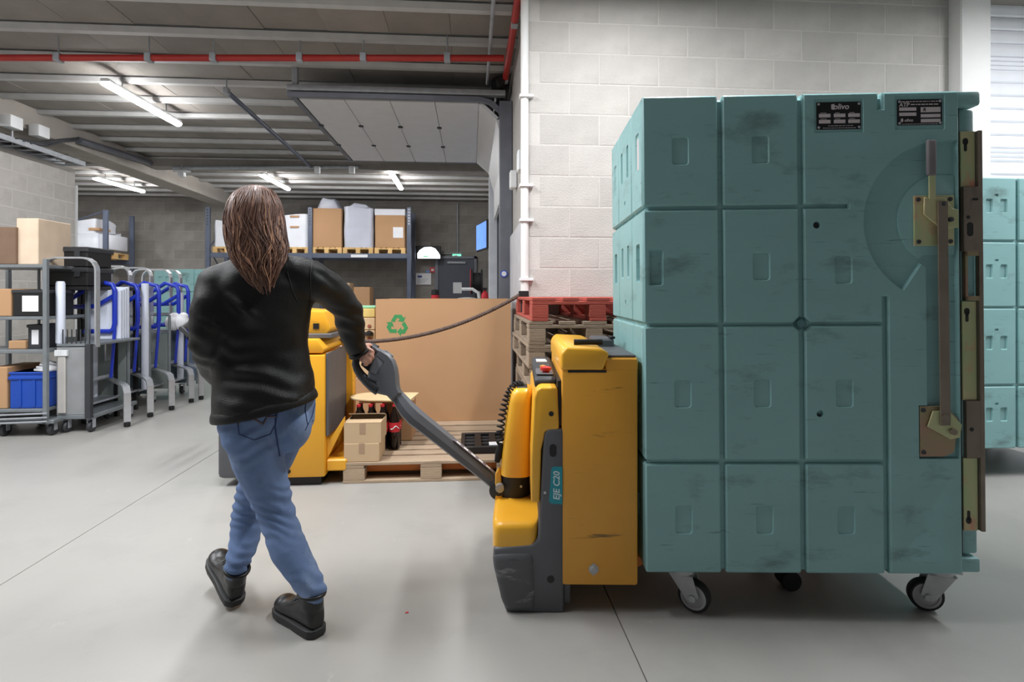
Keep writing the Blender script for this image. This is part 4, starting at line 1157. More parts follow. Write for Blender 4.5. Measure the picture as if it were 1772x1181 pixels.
# ---------------- shoes
def shoe(mt):
    bm = NB()
    sec = [(.0, .026, .085), (.015, .036, .125), (.05, .040, .140), (.09, .041, .130), (.125, .041, .105), (.165, .044, .085), (.205, .048, .074), (.24, .047, .068), (.268, .036, .055), (.282, .016, .035)]
    rings = []
    for x, w, h in sec:
        rr_ = []
        for k in range(20):
            t = 2 * math.pi * k / 20; c, s = math.cos(t), math.sin(t)
            z0 = .022
            rr_.append(Vector((x, w * math.copysign(abs(c) ** .8, c), z0 + (h - z0) / 2 + (h - z0) / 2 * math.copysign(abs(s) ** .8, s))))
        rings.append(rr_)
    loft(bm, rings)
    tube(bm, [Vector((.045, 0, .10)), Vector((.042, 0, .155))], [(.05, .042), (.046, .04)], 18, ref=(1, 0, 0))
    blob(bm, (.235, 0, .045), .045, .046, .032, 3)
    me = remeshed(bm, .0055, 5); me.transform(mt)
    sh = link('shoe', me, person); me.materials.append(m_shoe)
    bm = NB()
    ol = [(-.008, .0)] + [(x, w + .006) for x, w, h in sec] + [(.292, 0)]
    poly = ol[1:-1]; poly = [(-.010, .018)] + poly + [(.293, .0)] + [(x, -y) for x, y in reversed(poly)] + [(-.010, -.018)]
    prism(bm, poly, 'z', .0, .030, .005, 2)
    for vtx in bm.verts:
        if vtx.co.x > .21 and vtx.co.z < .02: vtx.co.z += (vtx.co.x - .21) * .12
    bmesh.ops.transform(bm, matrix=mt, verts=bm.verts); obj('sole', bm, m_sole, sh, 40)
    bm = NB(); tube(bm, [Vector((.045 + .052 * math.cos(t * .2618), .045 * math.sin(t * .2618), .15)) for t in range(24)], .008, 8, closed=True)
    bmesh.ops.transform(bm, matrix=mt, verts=bm.verts); obj('ankle_padding', bm, m_shoe, sh, 60)
    for i in range(4):
        bm = NB(); x = .11 + .018 * i; z = .118 - .011 * i
        tube(bm, [Vector((x, -.024, z - .006)), Vector((x + .004, 0, z + .006)), Vector((x, .024, z - .006))], .0035, 6)
        bmesh.ops.transform(bm, matrix=mt, verts=bm.verts); obj('lace', bm, m_black, sh, 60)
    return sh, mt
shoe(SM_L)
s2, mt2 = shoe(SM_R)
bm = NB(); tube(bm, [mt2 @ Vector(p) for p in ((.10, -.02, .13), (.12, -.01, .165), (.145, .0, .165), (.15, .0, .105))], .004, 6); obj('pull_loop', bm, m_black, s2, 60)
# ---------------- hair
HT = [(322, (444, 2.20), .03, .03), (328, (444, 2.20), .058, .065), (338, (443, 2.20), .078, .088), (355, (442, 2.195), .094, .106), (380, (441, 2.19), .104, .114), (405, (443, 2.18), .105, .112),
      (428, (447, 2.165), .103, .100), (450, (448, 2.135), .090, .075), (470, (449, 2.11), .066, .05), (488, (452, 2.10), .046, .034), (506, (459, 2.10), .022, .018), (520, (461, 2.10), .010, .01)]
def hair_s(phi, py):
    for (y0, c0, a0, b0), (y1, c1, a1, b1) in zip(HT, HT[1:]):
        if y0 <= py <= y1:
            f = (py - y0) / (y1 - y0); break
    else: f = 1 if py > 500 else 0
    px, D, a, b = c0[0] + (c1[0] - c0[0]) * f, c0[1] + (c1[1] - c0[1]) * f, a0 + (a1 - a0) * f, b0 + (b1 - b0) * f
    c = J(px, py, D)
    back = (TF * -.75 + HFw * -.25).normalized(); lt = VU.cross(-back).normalized()
    return c + lt * (a * math.sin(phi)) + back * (b * math.cos(phi))
bm = NB()
rg_ = []
for py in (322.5, 328, 338, 352, 370, 390, 410, 430, 448, 466, 482, 496):
    r_ = []
    for k in range(40):
        ph = 2 * math.pi * k / 40
        p_ = hair_s(ph, py); cc = J(448, py, 2.17)
        front = math.cos(ph) < -.35 and py > 350
        if front:   # leave the face free
            p_ = p_ + (cc - p_) * min(.9, .75 * (-math.cos(ph) - .35) * 3)
        k_ = .93 + .03 * math.sin(ph * 9 + py * .06) + .05 * noise.noise(Vector((math.sin(ph) * 3, math.cos(ph) * 3, py * .02)))
        r_.append(cc + (p_ - cc) * k_)
    rg_.append(r_)
loft(bm, rg_)
hair = obj('hair', bm, m_hair, person, 80)
rr = random.Random(11)
def strands(n, r0, wave, y0r, y1r, mat, name, push):
    bm = NB()
    for i in range(n):
        ph0 = rr.uniform(-1.75, 1.75); ys = rr.uniform(*y0r); ye = rr.uniform(*y1r) - abs(ph0) * 8
        fr = rr.uniform(.028, .055); po = rr.uniform(0, 6.28); am = rr.uniform(.3, 1) * wave; k = rr.uniform(.97, 1.04) + push
        pts_, rad_ = [], []
        N = 16
        for j in range(N + 1):
            t = j / N; y = ys + (ye - ys) * t
            ph = ph0 + am * math.sin(y * fr * 2 + po) * (.15 + t) + .25 * noise.noise(Vector((i * .37, y * .012, 0)))
            c = J(448, y, 2.17); p_ = hair_s(ph, y)
            pts_.append(c + (p_ - c) * (k + .04 * t)); rad_.append(r0 * (1 - .75 * t ** 3) * (.35 + .65 * min(1, t * 6)))
        tube(bm, pts_, rad_, 5)
    o = obj(name, bm, mat, hair, 80); stuff(o)
strands(150, .0048, .16, (324, 345), (440, 512), m_hair, 'locks', .0)
strands(85, .0034, .24, (330, 400), (440, 515), m_hair2, 'highlight_locks', .015)
strands(70, .0016, .3, (326, 380), (430, 520), m_hair, 'fine_locks', .05)
# ================================================================== pallets, cartons, the second truck
m_wood = M('pallet_wood', (176, 154, 130), 0.85, var=0.12, scale=4, bump=0.3, bscale=50, stretch=(.6, 3, 3), rnd=0.14, dirt=((120, 100, 82), 5, .55, .2, (.5, 3, 3), .6))
m_woodgrey = M('pallet_wood_old', (150, 132, 114), 0.9, var=0.14, scale=4, bump=0.35, bscale=50, stretch=(.6, 3, 3), rnd=0.18, dirt=((92, 78, 66), 5, .54, .2, (.5, 3, 3), .7))
m_woodnew = M('pallet_wood_new', (216, 178, 120), 0.8, var=0.1, scale=5, rnd=0.08)
m_redwood = M('pallet_red', (168, 76, 64), 0.8, var=0.10, scale=5, bump=0.25, bscale=50, stretch=(.6, 3, 3), rnd=0.10, dirt=((108, 46, 40), 6, .56, .2, (.6, 2, 2), .6))
m_card = M('cardboard', (186, 146, 108), 0.85, var=0.03, scale=2.5)
m_cardl = M('cardboard_pale', (204, 176, 140), 0.85, var=0.04, scale=4)
m_tan = M('cardboard_sheet', (234, 206, 160), 0.8, var=0.04)
m_tape = M('parcel_tape', (176, 146, 120), 0.4)
m_green = M('print_green', (60, 142, 84), 0.8, var=.08)
m_cola = M('dark_bottle', (30, 20, 18), 0.15, var=0.1)
m_lred = M('label_red', (206, 44, 56), 0.5)
def pallet(name, label, loc, mat, w=1.2, d=.8, rz=0, group=None, parts=True, boards='x', nb=None, h=.144):
    """deck boards along x; stringers along y"""
    t = thing(name, label, 'pallet', loc, rz, group)
    k = h / .144
    lay = []   # (name, x0, x1, y0, y1, z0, z1)
    if boards == 'x':
        ws = [.145, .1, .145, .1, .145] if d < .9 else [.145, .1, .1, .1, .1, .1, .145]
        gap = (d - sum(ws)) / (len(ws) - 1); y = 0
        for w_ in ws: lay.append(('deck_board', 0, w, y, y + w_, .122, .144)); y += w_ + gap
        for x in (0, w / 2 - .0725, w - .145): lay.append(('stringer_board', x, x + .145, 0, d, .1, .122))
        for x in (0, w / 2 - .0725, w - .145):
            for y_ in (0, d / 2 - .05, d - .1): lay.append(('block', x, x + .145, y_, y_ + .1, .022, .1))
        for y_ in (0, d / 2 - .05, d - .1): lay.append(('bottom_board', 0, w, y_, y_ + .1, 0, .022))
    else:   # deck boards run along y (narrow end to the front)
        ws = [.145, .1, .145, .1, .145]; gap = (w - sum(ws)) / 4; x = 0
        for w_ in ws: lay.append(('deck_board', x, x + w_, 0, d, .122, .144)); x += w_ + gap
        for y_ in (0, d / 2 - .0725, d - .145): lay.append(('stringer_board', 0, w, y_, y_ + .145, .1, .122))
        for y_ in (0, d / 2 - .0725, d - .145):
            for x_ in (0, w / 2 - .05, w - .1): lay.append(('block', x_, x_ + .1, y_, y_ + .145, .022, .1))
        for x_ in (0, w / 2 - .05, w - .1): lay.append(('bottom_board', x_, x_ + .1, 0, d, 0, .022))
    if parts:
        for nm, x0, x1, y0, y1, z0, z1 in lay:
            j = random.uniform(-.003, .003)
            key = (nm, round(x1 - x0, 3), round(y1 - y0, 3), mat.name, k)
            if key not in PC:
                bm = NB(); bx(bm, 0, x1 - x0, 0, y1 - y0, 0, (z1 - z0) * k - .0006, .003); PC[key] = finish(bm, nm, mat, 0)
            link(nm, PC[key], t, (x0 + j, y0, z0 * k))
    else:
        bm = NB()
        for nm, x0, x1, y0, y1, z0, z1 in lay: bx(bm, x0, x1, y0, y1, z0 * k, z1 * k)
        bpy.data.objects.remove(t)
        o = tag(obj(name, bm, mat, smooth=0, loc=loc, rz=rz), label, 'pallet', group); return o
    return t
PC = {}
pf = at_z(593, 838, 0)
PX0, PY0 = pf.x, pf.y
pal1 = pallet('pallet', 'worn wooden pallet on the floor under the small cartons, behind the tiller', (PX0, PY0, 0), m_wood, 1.2, 1.0)
pal2 = pallet('pallet', 'wooden pallet under the big recycling carton', (PX0 + .12, PY0 + 1.06, 0), m_wood, 1.2, .8)
# big carton with the recycling mark
yb = PY0 + 1.20
a = at_y(650, 600, yb); b = at_y(884, 600, yb); zt = at_y(760, 518, yb).z
big = thing('cardboard_box', 'big brown cardboard box with a green recycling mark on its front', 'cardboard box', (a.x, yb, .145))
bw, bh = b.x - a.x, zt - .145
bm = NB()
for q in ((0, bw, 0, .012), (0, bw, .76, .772), (0, .012, .012, .76), (bw - .012, bw, .012, .76)): bx(bm, q[0], q[1], q[2], q[3], 0, bh)
bx(bm, .012, bw - .012, .012, .76, .01, .02); obj('body', bm, m_card, big, 0)
bm = NB(); bx(bm, .012, bw - .012, .012, .76, bh - .04, bh - .03); obj('lid', bm, m_cardl, big, 0)
c = at_y(688, 563, yb); u0, w0 = c.x - a.x, c.z - .145
for k in range(3):
    m_ = Matrix.Translation((u0, 0, w0)) @ Matrix.Rotation(R(120 * k), 4, 'Y') @ Matrix.Scale(.118, 4)
    bm = NB()
    prism(bm, [(-.50, .34), (-.22, .80), (.30, .80), (.44, .56), (.62, .66), (.44, .22), (-.0, .32), (.16, .42), (.08, .54), (-.06, .54), (-.22, .22)], 'y', -.02, .0)
    bmesh.ops.transform(bm, matrix=m_, verts=bm.verts)
    for v in bm.verts: v.co.y = -.0012 if v.co.y < -.001 else 0.0004
    obj('printed_arrow', bm, m_green, big, 0, label='green printed arrow')
# small cartons
def carton(label, x0, x1, y0, y1, z0, z1, mat, open_=False, tape=True, rz=0, group='small cartons on the pallet', seam_=None):
    t = thing('carton', label, 'carton', (x0, y0, z0), rz, group)
    w, d, h = x1 - x0, y1 - y0, z1 - z0
    bm = NB()
    if open_:
        for q in ((0, w, 0, .006), (0, w, d - .006, d), (0, .006, .006, d - .006), (w - .006, w, .006, d - .006)): bx(bm, q[0], q[1], q[2], q[3], 0, h)
        bx(bm, .006, w - .006, .006, d - .006, 0, .01)
        obj('body', bm, mat, t, 0)
        bm = NB(); bx(bm, 0, w, 0, d * .42, h - .001, h + .004); obj('flap', bm, mat, t, 0)
        bm = NB(); prism(bm, [(d * .6, h + .03), (d, h - .002), (d, h + .003), (d * .6, h + .036)], 'x', 0, w); obj('flap', bm, mat, t, 0)
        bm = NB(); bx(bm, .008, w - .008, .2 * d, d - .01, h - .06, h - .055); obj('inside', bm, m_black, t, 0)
    else:
        bx(bm, 0, w, 0, d, 0, h, .003); obj('body', bm, mat, t, 0)
        bm = NB(); bx(bm, 0.01, w - .01, d * .49, d * .51, h, h + .001); obj('flap_gap', bm, m_dark, t, 0)
    if tape:
        bm = NB(); bx(bm, w * .42, w * .58, -.0012, .0, h * .45, h); obj('tape', bm, m_tape, t, 0)
    return t
yc = PY0 + .01
ca = at_y(595, 800, yc); cb_ = at_y(659, 800, yc)
zm = at_y(625, 768, yc).z; ztp = at_y(625, 722 + 6, yc).z
carton('small pale carton, lower of two stacked on the pallet corner', ca.x, cb_.x - .01, yc, yc + .26, .145, zm, m_cardl)
carton('small pale open carton, upper of two stacked on the pallet corner', ca.x, cb_.x, yc + .003, yc + .26, zm + .001, ztp - .02, m_cardl, True)
# carton further back with a bottle pack and a pale lid on it
yc2 = PY0 + .55
ca = at_y(640, 750, yc2); cb_ = at_y(713, 750, yc2)
zb2 = at_y(690, 698, yc2).z
carton('brown carton behind the bottles, partly hidden by the tiller arm', ca.x + .12, cb_.x, yc2, yc2 + .3, .145, zb2, m_card, False, False)
bt_n = 0
for i in range(4):
    for j in range(2):
        x = at_y(622, 700, PY0 + .36).x + i * .088; y = PY0 + .33 + j * .088
        if y > yc2 - .04 and x > ca.x + .08: continue
        t = thing('bottle', 'dark red labelled bottle behind the small cartons, %s row, %s from the left' % (('front', 'back')[j], ('first', 'second', 'third', 'fourth')[i]), 'bottle', (x, y, .145), 0, 'dark bottles behind the cartons')
        bm = NB(); lathe(bm, [(.03, 0), (.04, .01), (.04, .20), (.036, .24), (.016, .29), (.014, .315)], (0, 0, 0), 'z', 14); obj('body', bm, m_cola, t, 50)
        bm = NB(); lathe(bm, [(.0405, .13), (.041, .135), (.041, .195), (.0405, .2)], (0, 0, 0), 'z', 14); lb_ = obj('label', bm, m_lred, t, 50)
        bm = NB(); tube(bm, [(.0415 * math.sin(a_), -.0415 * math.cos(a_), .163 + .012 * math.sin(a_ * 4)) for a_ in (-.6, -.4, -.2, 0, .2, .4, .6, .8, 1.0)], .004, 5); obj('white_swirl', bm, m_paper, lb_)
        bm = NB(); lathe(bm, [(.015, .315), (.016, .318), (.016, .333), (.004, .336)], (0, 0, 0), 'z', 12); obj('cap', bm, m_lred, t)
lz = .50
l0, l1 = at_z(607, 690, lz), at_z(712, 690, lz)
bm = NB()
pts_ = [(l1.x, PY0 + .30), (l1.x + .04, PY0 + .62), (l0.x + .14, PY0 + .66)] + [(l0.x + .16 - .17 * math.sin(R(q)), PY0 + .50 + .16 * math.cos(R(q))) for q in range(10, 171, 16)] + [(l0.x + .16, PY0 + .33)]
prism(bm, pts_, 'z', lz, lz + .012, .002)
tag(obj('cardboard_sheet', bm, m_tan, smooth=20), 'pale round ended cardboard sheet lying on top of the bottles', 'cardboard sheet')
# something to carry the sheet: flat tray of bottles
bm = NB(); bx(bm, l0.x + .08, l1.x - .02, PY0 + .36, PY0 + .55, .482, .499, .003)
tag(obj('carton_tray', bm, m_card, smooth=0), 'flat cardboard tray under the pale round ended sheet', 'tray')
# black plastic crate lying on the pallet
cr0 = at_z(797, 785, .15); cr1 = at_z(868, 783, .15)
t = thing('plastic_tray', 'flat black plastic tray lying on the pallet beside the truck', 'tray', (cr0.x, cr0.y, .145))
W_, D_ = cr1.x - cr0.x + .05, .42
bm = NB()
for q in ((0, W_, 0, .03), (0, W_, D_ - .03, D_), (0, .03, .03, D_ - .03), (W_ - .03, W_, .03, D_ - .03)): bx(bm, q[0], q[1], q[2], q[3], .0, .05, .004)
obj('frame', bm, m_black, t, 0)
for k in range(4):
    bm = NB(); bx(bm, .03, W_ - .03, .07 + .09 * k, .10 + .09 * k, .01, .03); obj('rib', bm, m_dark, t, 0)
for x in (.3 * W_, .62 * W_):
    bm = NB(); bx(bm, x, x + .08 * W_ + .02, .03, D_ - .03, .03, .046); obj('rail', bm, m_black, t, 0)
bm = NB(); bx(bm, W_ - .14, W_ - .04, .02, .10, .05, .058, .002); obj('sticker', bm, m_paper, t, 0)
# ------------------------------------------------------------------ second yellow truck
m_yel2 = M('truck_yellow_back', (238, 172, 44), 0.4, var=0.03, scale=3, coat=0.1, dirt=((150, 110, 50), 7, .62, .1, (.4, 1, 4), .8))
tr0 = at_z(562, 834, 0.03)
t2 = thing('pallet_truck', 'yellow pallet truck behind the woman, its forks under the carton pallet', 'pallet truck', (tr0.x, tr0.y, 0))
S2 = 950 / (tr0 - CAM).dot(VF)
def z2(py): return CAMZ - (py - HOR) / S2
bm = NB(); bx(bm, -.50, -.0, 0, .66, .06, z2(615), .012, 2); obj('battery_case', bm, m_yel2, t2)
bm = NB(); bx(bm, .002, .020, .02, .56, z2(757), z2(612), .003); obj('end_panel', bm, m_skirt, t2)
bm = NB(); bx(bm, -.02, .07, .58, .67, .1, z2(600), .006); obj('frame_post', bm, m_yel2, t2)
bm = NB(); prism(bm, [(.0, z2(765)), (.02, z2(765)), (.12, z2(725)), (.12, z2(738)), (.02, z2(790)), (0, z2(800))], 'y', .05, .08, .003); obj('gusset', bm, m_yel2, t2)
bm = NB(); bx(bm, 0, .14, .03, .62, .09, .17, .01); obj('fork_carriage', bm, m_yel2, t2)
bm = NB(); prism(bm, [(-.5, z2(612)), (-.02, z2(612)), (-.005, z2(605)), (-.06, z2(588)), (-.5, z2(588))], 'y', .02, .64, .008, 2); obj('battery_cover', bm, m_yel2, t2)
bm = NB(); bx(bm, -.5, .02, .1, .6, z2(588), z2(580), .004); obj('cover_rim', bm, m_skirt, t2)
bm = NB(); prism(bm, [(-.34, z2(582)), (-.03, z2(582)), (.0, z2(572)), (-.05, z2(540)), (-.34, z2(535))], 'y', .16, .56, .014, 2); obj('hood', bm, m_yel2, t2)
bm = NB(); bx(bm, -.12, -.08, .152, .165, z2(572), z2(562)); obj('hood_latch', bm, m_black, t2, 0)
bm = NB(); bx(bm, -.72, -.5, .02, .64, .05, .8, .04, 2); obj('drive_cover', bm, m_skirt, t2)
bm = NB(); bx(bm, -.5, -.03, .03, .63, .004, .06); obj('underside', bm, m_black, t2, 0)
bm = NB(); tube(bm, [(-.68, .33, .5), (-.9, .36, .8), (-.98, .36, .98)], .035, 8); obj('tiller_arm', bm, m_tiller, t2)
bm = NB(); tube(bm, [(-.98, .20, 1.0), (-1.05, .24, 1.06), (-1.07, .36, 1.08), (-1.05, .48, 1.06), (-.98, .52, 1.0)], .022, 8, closed=True); obj('tiller_grip', bm, m_tillerdk, t2)
for y0_ in (.14, .46):
    bm = NB(); bx(bm, .10, 1.22, y0_, y0_ + .15, .045, .095, .006); obj('fork', bm, m_forkor, t2, 0)
bm = NB(); lathe(bm, [(.003, -.012), (.014, -.01), (.016, .002)], (-.24, 0, z2(815)), 'y', 12); obj('bolt', bm, m_black, t2)
# ------------------------------------------------------------------ stack of nine pallets by the corner
st = pt(921, HOR, 3.28)
names = ['red pallet on top of the stack by the wall corner'] + ['wooden pallet, %s below the red one in the stack' % s for s in
         ('first', 'second', 'third', 'fourth', 'fifth', 'sixth', 'seventh', 'eighth')]
rr = random.Random(4)
for i in range(9):
    dx, dy = (0, 0) if i == 0 else (rr.uniform(-.012, .02) , rr.uniform(-.012, .02))
    pallet('pallet', names[i], (st.x + dx - (0 if i == 0 else .012), st.y + dy + .004, (8 - i) * .1425), m_redwood if i == 0 else m_woodgrey, .8, 1.2, rr.uniform(-.006, .006), 'pallets stacked by the corner', True, 'y', h=.1425)
# ------------------------------------------------------------------ rope barrier
ra = pt(904, 508, 4.35); rb = pt(585, 590, 4.25)
t = thing('rope', 'dark braided rope sagging in front of the recycling box', 'rope', ra)
bm = NB(); P = []
for k in range(41):
    f = k / 40; p_ = ra + (rb - ra) * f; sag = .36 * (4 * f * (1 - f)) * .55
    P.append(p_ - ra - VU * sag * .62)
m_rope = M('rope_brown', (98, 80, 72), .9, var=.2, scale=40)
fr_ = frames(P)
for q in range(3):
    bm2 = NB(); H_ = []
    for k in range(400):
        f = k / 399; p_ = interp(P, f); u_, v_ = fr_[min(40, int(f * 40))]; a_ = f * 2 * math.pi * 27 + q * 2.0944
        H_.append(p_ + u_ * (.0085 * math.cos(a_)) + v_ * (.0085 * math.sin(a_)))
    tube(bm2, H_, .0082, 6); obj('rope_strand', bm2, m_rope, t, 60)
bm.free()
hk = thing('rope_hook', 'black hook bracket on the corner pipe holding the rope', 'hook', ra)
bm = NB(); bx(bm, -.03, .05, -.02, .02, -.05, .02, .006); obj('clip', bm, m_black, hk)
bm = NB(); bx(bm, -.015, .015, -.015, .015, -.16, -.05, .004); obj('stem', bm, m_dark, hk)
# ------------------------------------------------------------------ piled goods left of the big carton
t = pallet('pallet', 'wooden pallet under the pile of drinks packs left of the big carton', (PX0 - .70, PY0 + 1.25, 0), m_wood, .8, .6, 0, None, True)
x0 = a.x - .46; zc_ = .145
m_packy = M('pack_yellow', (218, 192, 116), .6); m_dot = M('print_brown', (150, 84, 62), .7)
PK = [('bottom', .20, m_card, 0), ('second', .20, m_card, 0), ('third', .20, m_cardl, 0), ('fourth', .115, m_cardl, 1), ('fifth', .115, m_cardl, 1), ('sixth', .115, m_cardl, 2), ('topmost', .085, m_packy, 0)]
for i, (nm, h_, mt_, kind) in enumerate(PK):
    t = thing('drinks_pack', nm + ' pack in the pile left of the big recycling box', 'drinks pack', (x0, PY0 + 1.28, zc_), 0, 'packs piled left of the big carton')
    bm = NB(); bx(bm, 0, .44, 0, .4, 0, h_ - .004, .006); obj('carton_body', bm, mt_, t, 0)
    if kind:
        for k in range(5):
            bm = NB(); lathe(bm, [(.012, -.006), (.017, -.004), (.017, .0)], (.05 + .085 * k, -.001, h_ * .3), 'y', 12); obj('printed_dot', bm, m_dot, t, 0)
            if kind == 1:
                bm = NB(); lathe(bm, [(.03, 0), (.036, .004), (.036, .03), (.014, .045)], (.05 + .085 * k, -.012, h_ * .55), 'z', 12); obj('bottle_top', bm, m_paper if k % 2 else m_black, t, 40)
    zc_ += h_
bm = NB(); bx(bm, x0 + .20, x0 + .44, PY0 + 1.3, PY0 + 1.55, zc_ + .0, zc_ + .02, .003); tag(obj('green_folder', bm, M('folder_green', (150, 214, 176), .5), smooth=0), 'flat pale green folder on top of the drinks pile', 'folder')
c_ = at_y(620, 516, PY0 + 1.38); bm = NB(); lathe(bm, [(.02, 0), (.03, .002), (.04, .07), (.038, .07), (.02, .01)], (0, 0, 0), 'z', 16)
tag(obj('paper_cup', bm, M('cup_mauve', (196, 176, 200), .5), loc=(x0 + .2, PY0 + 1.36, zc_)), 'small pale mauve cup on top of the drinks pile', 'cup')

q_ = at_z(701, 1062, 0.001); bm = NB(); prism(bm, [(0, 0), (.014, .003), (.012, .010), (.002, .007)], 'z', 0, .002)
tag(obj('litter_scrap', bm, m_lred, smooth=0, loc=(q_.x, q_.y, .0005)), 'tiny red scrap lying on the grey floor in front', 'scrap')
# ================================================================== trolleys on the left
m_trol = M('trolley_grey', (132, 138, 142), 0.45, 0.35, var=0.1, scale=9)
m_chrome = M('bright_steel', (200, 203, 208), 0.28, 0.7, var=0.06, scale=20)
m_blue = M('tube_blue', (30, 56, 186), 0.35, var=0.05, coat=.2)
m_pgreen = M('panel_green_grey', (136, 146, 142), 0.55, var=0.05)
m_pblue = M('panel_blue_grey', (88, 104, 114), 0.55, var=0.05)
m_bluebox = M('crate_blue', (24, 72, 170), 0.45, var=0.06)
m_whiteblue = M('paper_bluish', (222, 228, 242), 0.6, var=0.04)
XF = at_z(220, 739, 0).x
feet = [at_z(220, 739, 0), at_z(260, 722, 0), at_z(297, 710, 0), at_z(331, 697, 0), at_z(348, 692, 0)]
def small_caster(parent, x, y, r=.05, z=None):
    bm = NB(); lathe(bm, [(.008, -.018), (r - .006, -.018), (r, -.01), (r, .01), (r - .006, .018), (.008, .018)], (x, y, r), 'x', 18); w = obj('wheel', bm, m_dark, parent, 40)
    bm = NB(); bx(bm, x - .028, x - .022, y - .02, y + .02, r - .01, 2 * r + .025); bx(bm, x + .022, x + .028, y - .02, y + .02, r - .01, 2 * r + .025); bx(bm, x - .03, x + .03, y - .03, y + .03, 2 * r + .02, 2 * r + .03)
    obj('wheel_fork', bm, m_galv, w, 0)
def trolley(i, f, label, panel_mat):
    t = thing('stock_trolley', label, 'trolley', (f.x, f.y, 0), 0, 'row of nested trolleys on the left')
    # bright L shaped leg with foot
    bm = NB(); strap(bm, [(0, 0, .05), (0, 0, .33), (-.03, .03, .385), (-.08, .08, .40), (-.44, .46, .405)], .06, .02, (.707, .707, 0)); obj('leg', bm, m_chrome, t, 0)
    bm = NB(); lathe(bm, [(.02, 0), (.028, .005), (.028, .04), (.012, .05)], (0, 0, 0), 'z', 12); obj('foot', bm, m_rubber, t, 40)
    # deck and rails
    bm = NB(); bx(bm, -.95, -.40, .10, .55, .20, .225, .004); obj('deck', bm, m_trol, t, 0)
    bm = NB(); tube(bm, [(-.36, .02, .22), (-.36, .44, .22)], .013, 8); tube(bm, [(-.36, .44, .22), (-.95, .50, .22)], .013, 8); obj('deck_rail', bm, m_chrome, t)
    bm = NB(); tube(bm, [(-.44, .0, .44), (-.44, .47, .44)], .022, 8); obj('bumper_rail', bm, m_galv, t)
    bm = NB(); bx(bm, -.94, -.31, .50, .515, .16, .84, .003); obj('back_panel', bm, panel_mat, t, 0)
    for x in (-.95, -.29):
        bm = NB(); tube(bm, [(x, .508, .12), (x, .508, 1.05)], .016, 8); obj('post', bm, m_trol, t)
    for z in (.84, 1.05):
        bm = NB(); tube(bm, [(-.95, .508, z), (-.29, .508, z)], .011, 8); obj('cross_bar', bm, m_trol, t)
    # tall flat handle
    P = [Vector((-.95, .47, .85)), Vector((-.95, .47, 1.52))] + [Vector((-.95 + .1 - .1 * math.cos(R(q)), .47, 1.52 + .1 * math.sin(R(q)))) for q in (30, 60, 90)]
    P += [Vector((-.58 + .1 * math.sin(R(q)), .47, 1.52 + .1 * math.cos(R(q)))) for q in (0, 30, 60, 90)] + [Vector((-.48, .47, .6))]
    bm = NB(); strap(bm, P, .06, .016, (0, 1, 0)); obj('handle', bm, m_chrome, t, 0)
    # blue tube guard
    gx = -.30
    bm = NB(); tube(bm, [(gx - .30, .30, .92), (gx - .04, .30, .92), (gx - .01, .30, .95), (gx, .30, 1.0), (gx, .30, 1.34), (gx - .02, .30, 1.40), (gx - .16, .30, 1.44), (gx - .55, .32, 1.18), (gx - .52, .32, 1.17), (gx - .18, .30, 1.18), (gx - .02, .30, 1.28)], .024, 8)
    obj('blue_guard', bm, m_blue, t, 60)
    bm = NB(); tube(bm, [(gx, .30, .95), (gx - .05, .32, .44)], .016, 8); obj('guard_stay', bm, m_blue, t)
    for x, y in ((-.9, .14), (-.45, .45), (-.9, .5)): small_caster(t, x, y)
    return t
tl_names = ['nearest of the nested trolleys with blue guard tubes', 'second nested trolley from the front with blue guard', 'third nested trolley from the front with blue guard', 'fourth nested trolley, just left of the woman\'s arm', 'farthest nested trolley, next to the woman\'s arm']
for i, f in enumerate(feet): trolley(i, f, tl_names[i], [m_pgreen, m_pblue, m_pgreen, m_pblue, M('panel_blue', (120, 138, 164), .5)][i])
# white rolls and bags standing in the trolleys
def prop(name, label, cat, bm, mat, loc, group=None, smooth=35): return tag(obj(name, bm, mat, smooth=smooth, loc=loc), label, cat, group)
for i, (px, lab) in enumerate(((162, 'white sheet roll standing in the nearest nested trolley'), (251, 'white sheet roll standing in the second nested trolley'), (312, 'white sheet roll in the nested trolley beside the woman'))):
    f = feet[(0, 1, 3)[i]]; c = at_y(px, 540, f.y + .42)
    z0 = .226; h_ = (1.22, 1.2, 1.1)[i]
    bm = NB(); lathe(bm, [(.01, 0), (.033, .0), (.037, .01), (.037, h_ - .01), (.033, h_), (.01, h_)], (0, 0, 0), 'z', 16)
    prop('sheet_roll', lab, 'roll', bm, m_whiteblue, (c.x, f.y + .42, z0), 'white rolls standing in the trolleys')
for i, (px, py) in enumerate(((311, 548), (326, 551))):
    f = feet[3]; c = at_y(px, py, f.y + .42)
    bm = NB(); blob(bm, (0, 0, 0), .09, .08, .10, 3); blob(bm, (.02, 0, .08), .06, .05, .05, 2); 
    me = remeshed(bm, .012, 3); me.materials.append(m_paper)
    o = link('plastic_bag', me, None, (c.x, f.y + .26, .95)); tag(o, ['left of two white bags on the trolley beside the woman\'s arm', 'right of two white bags on the trolley beside the woman\'s arm'][i], 'bag')
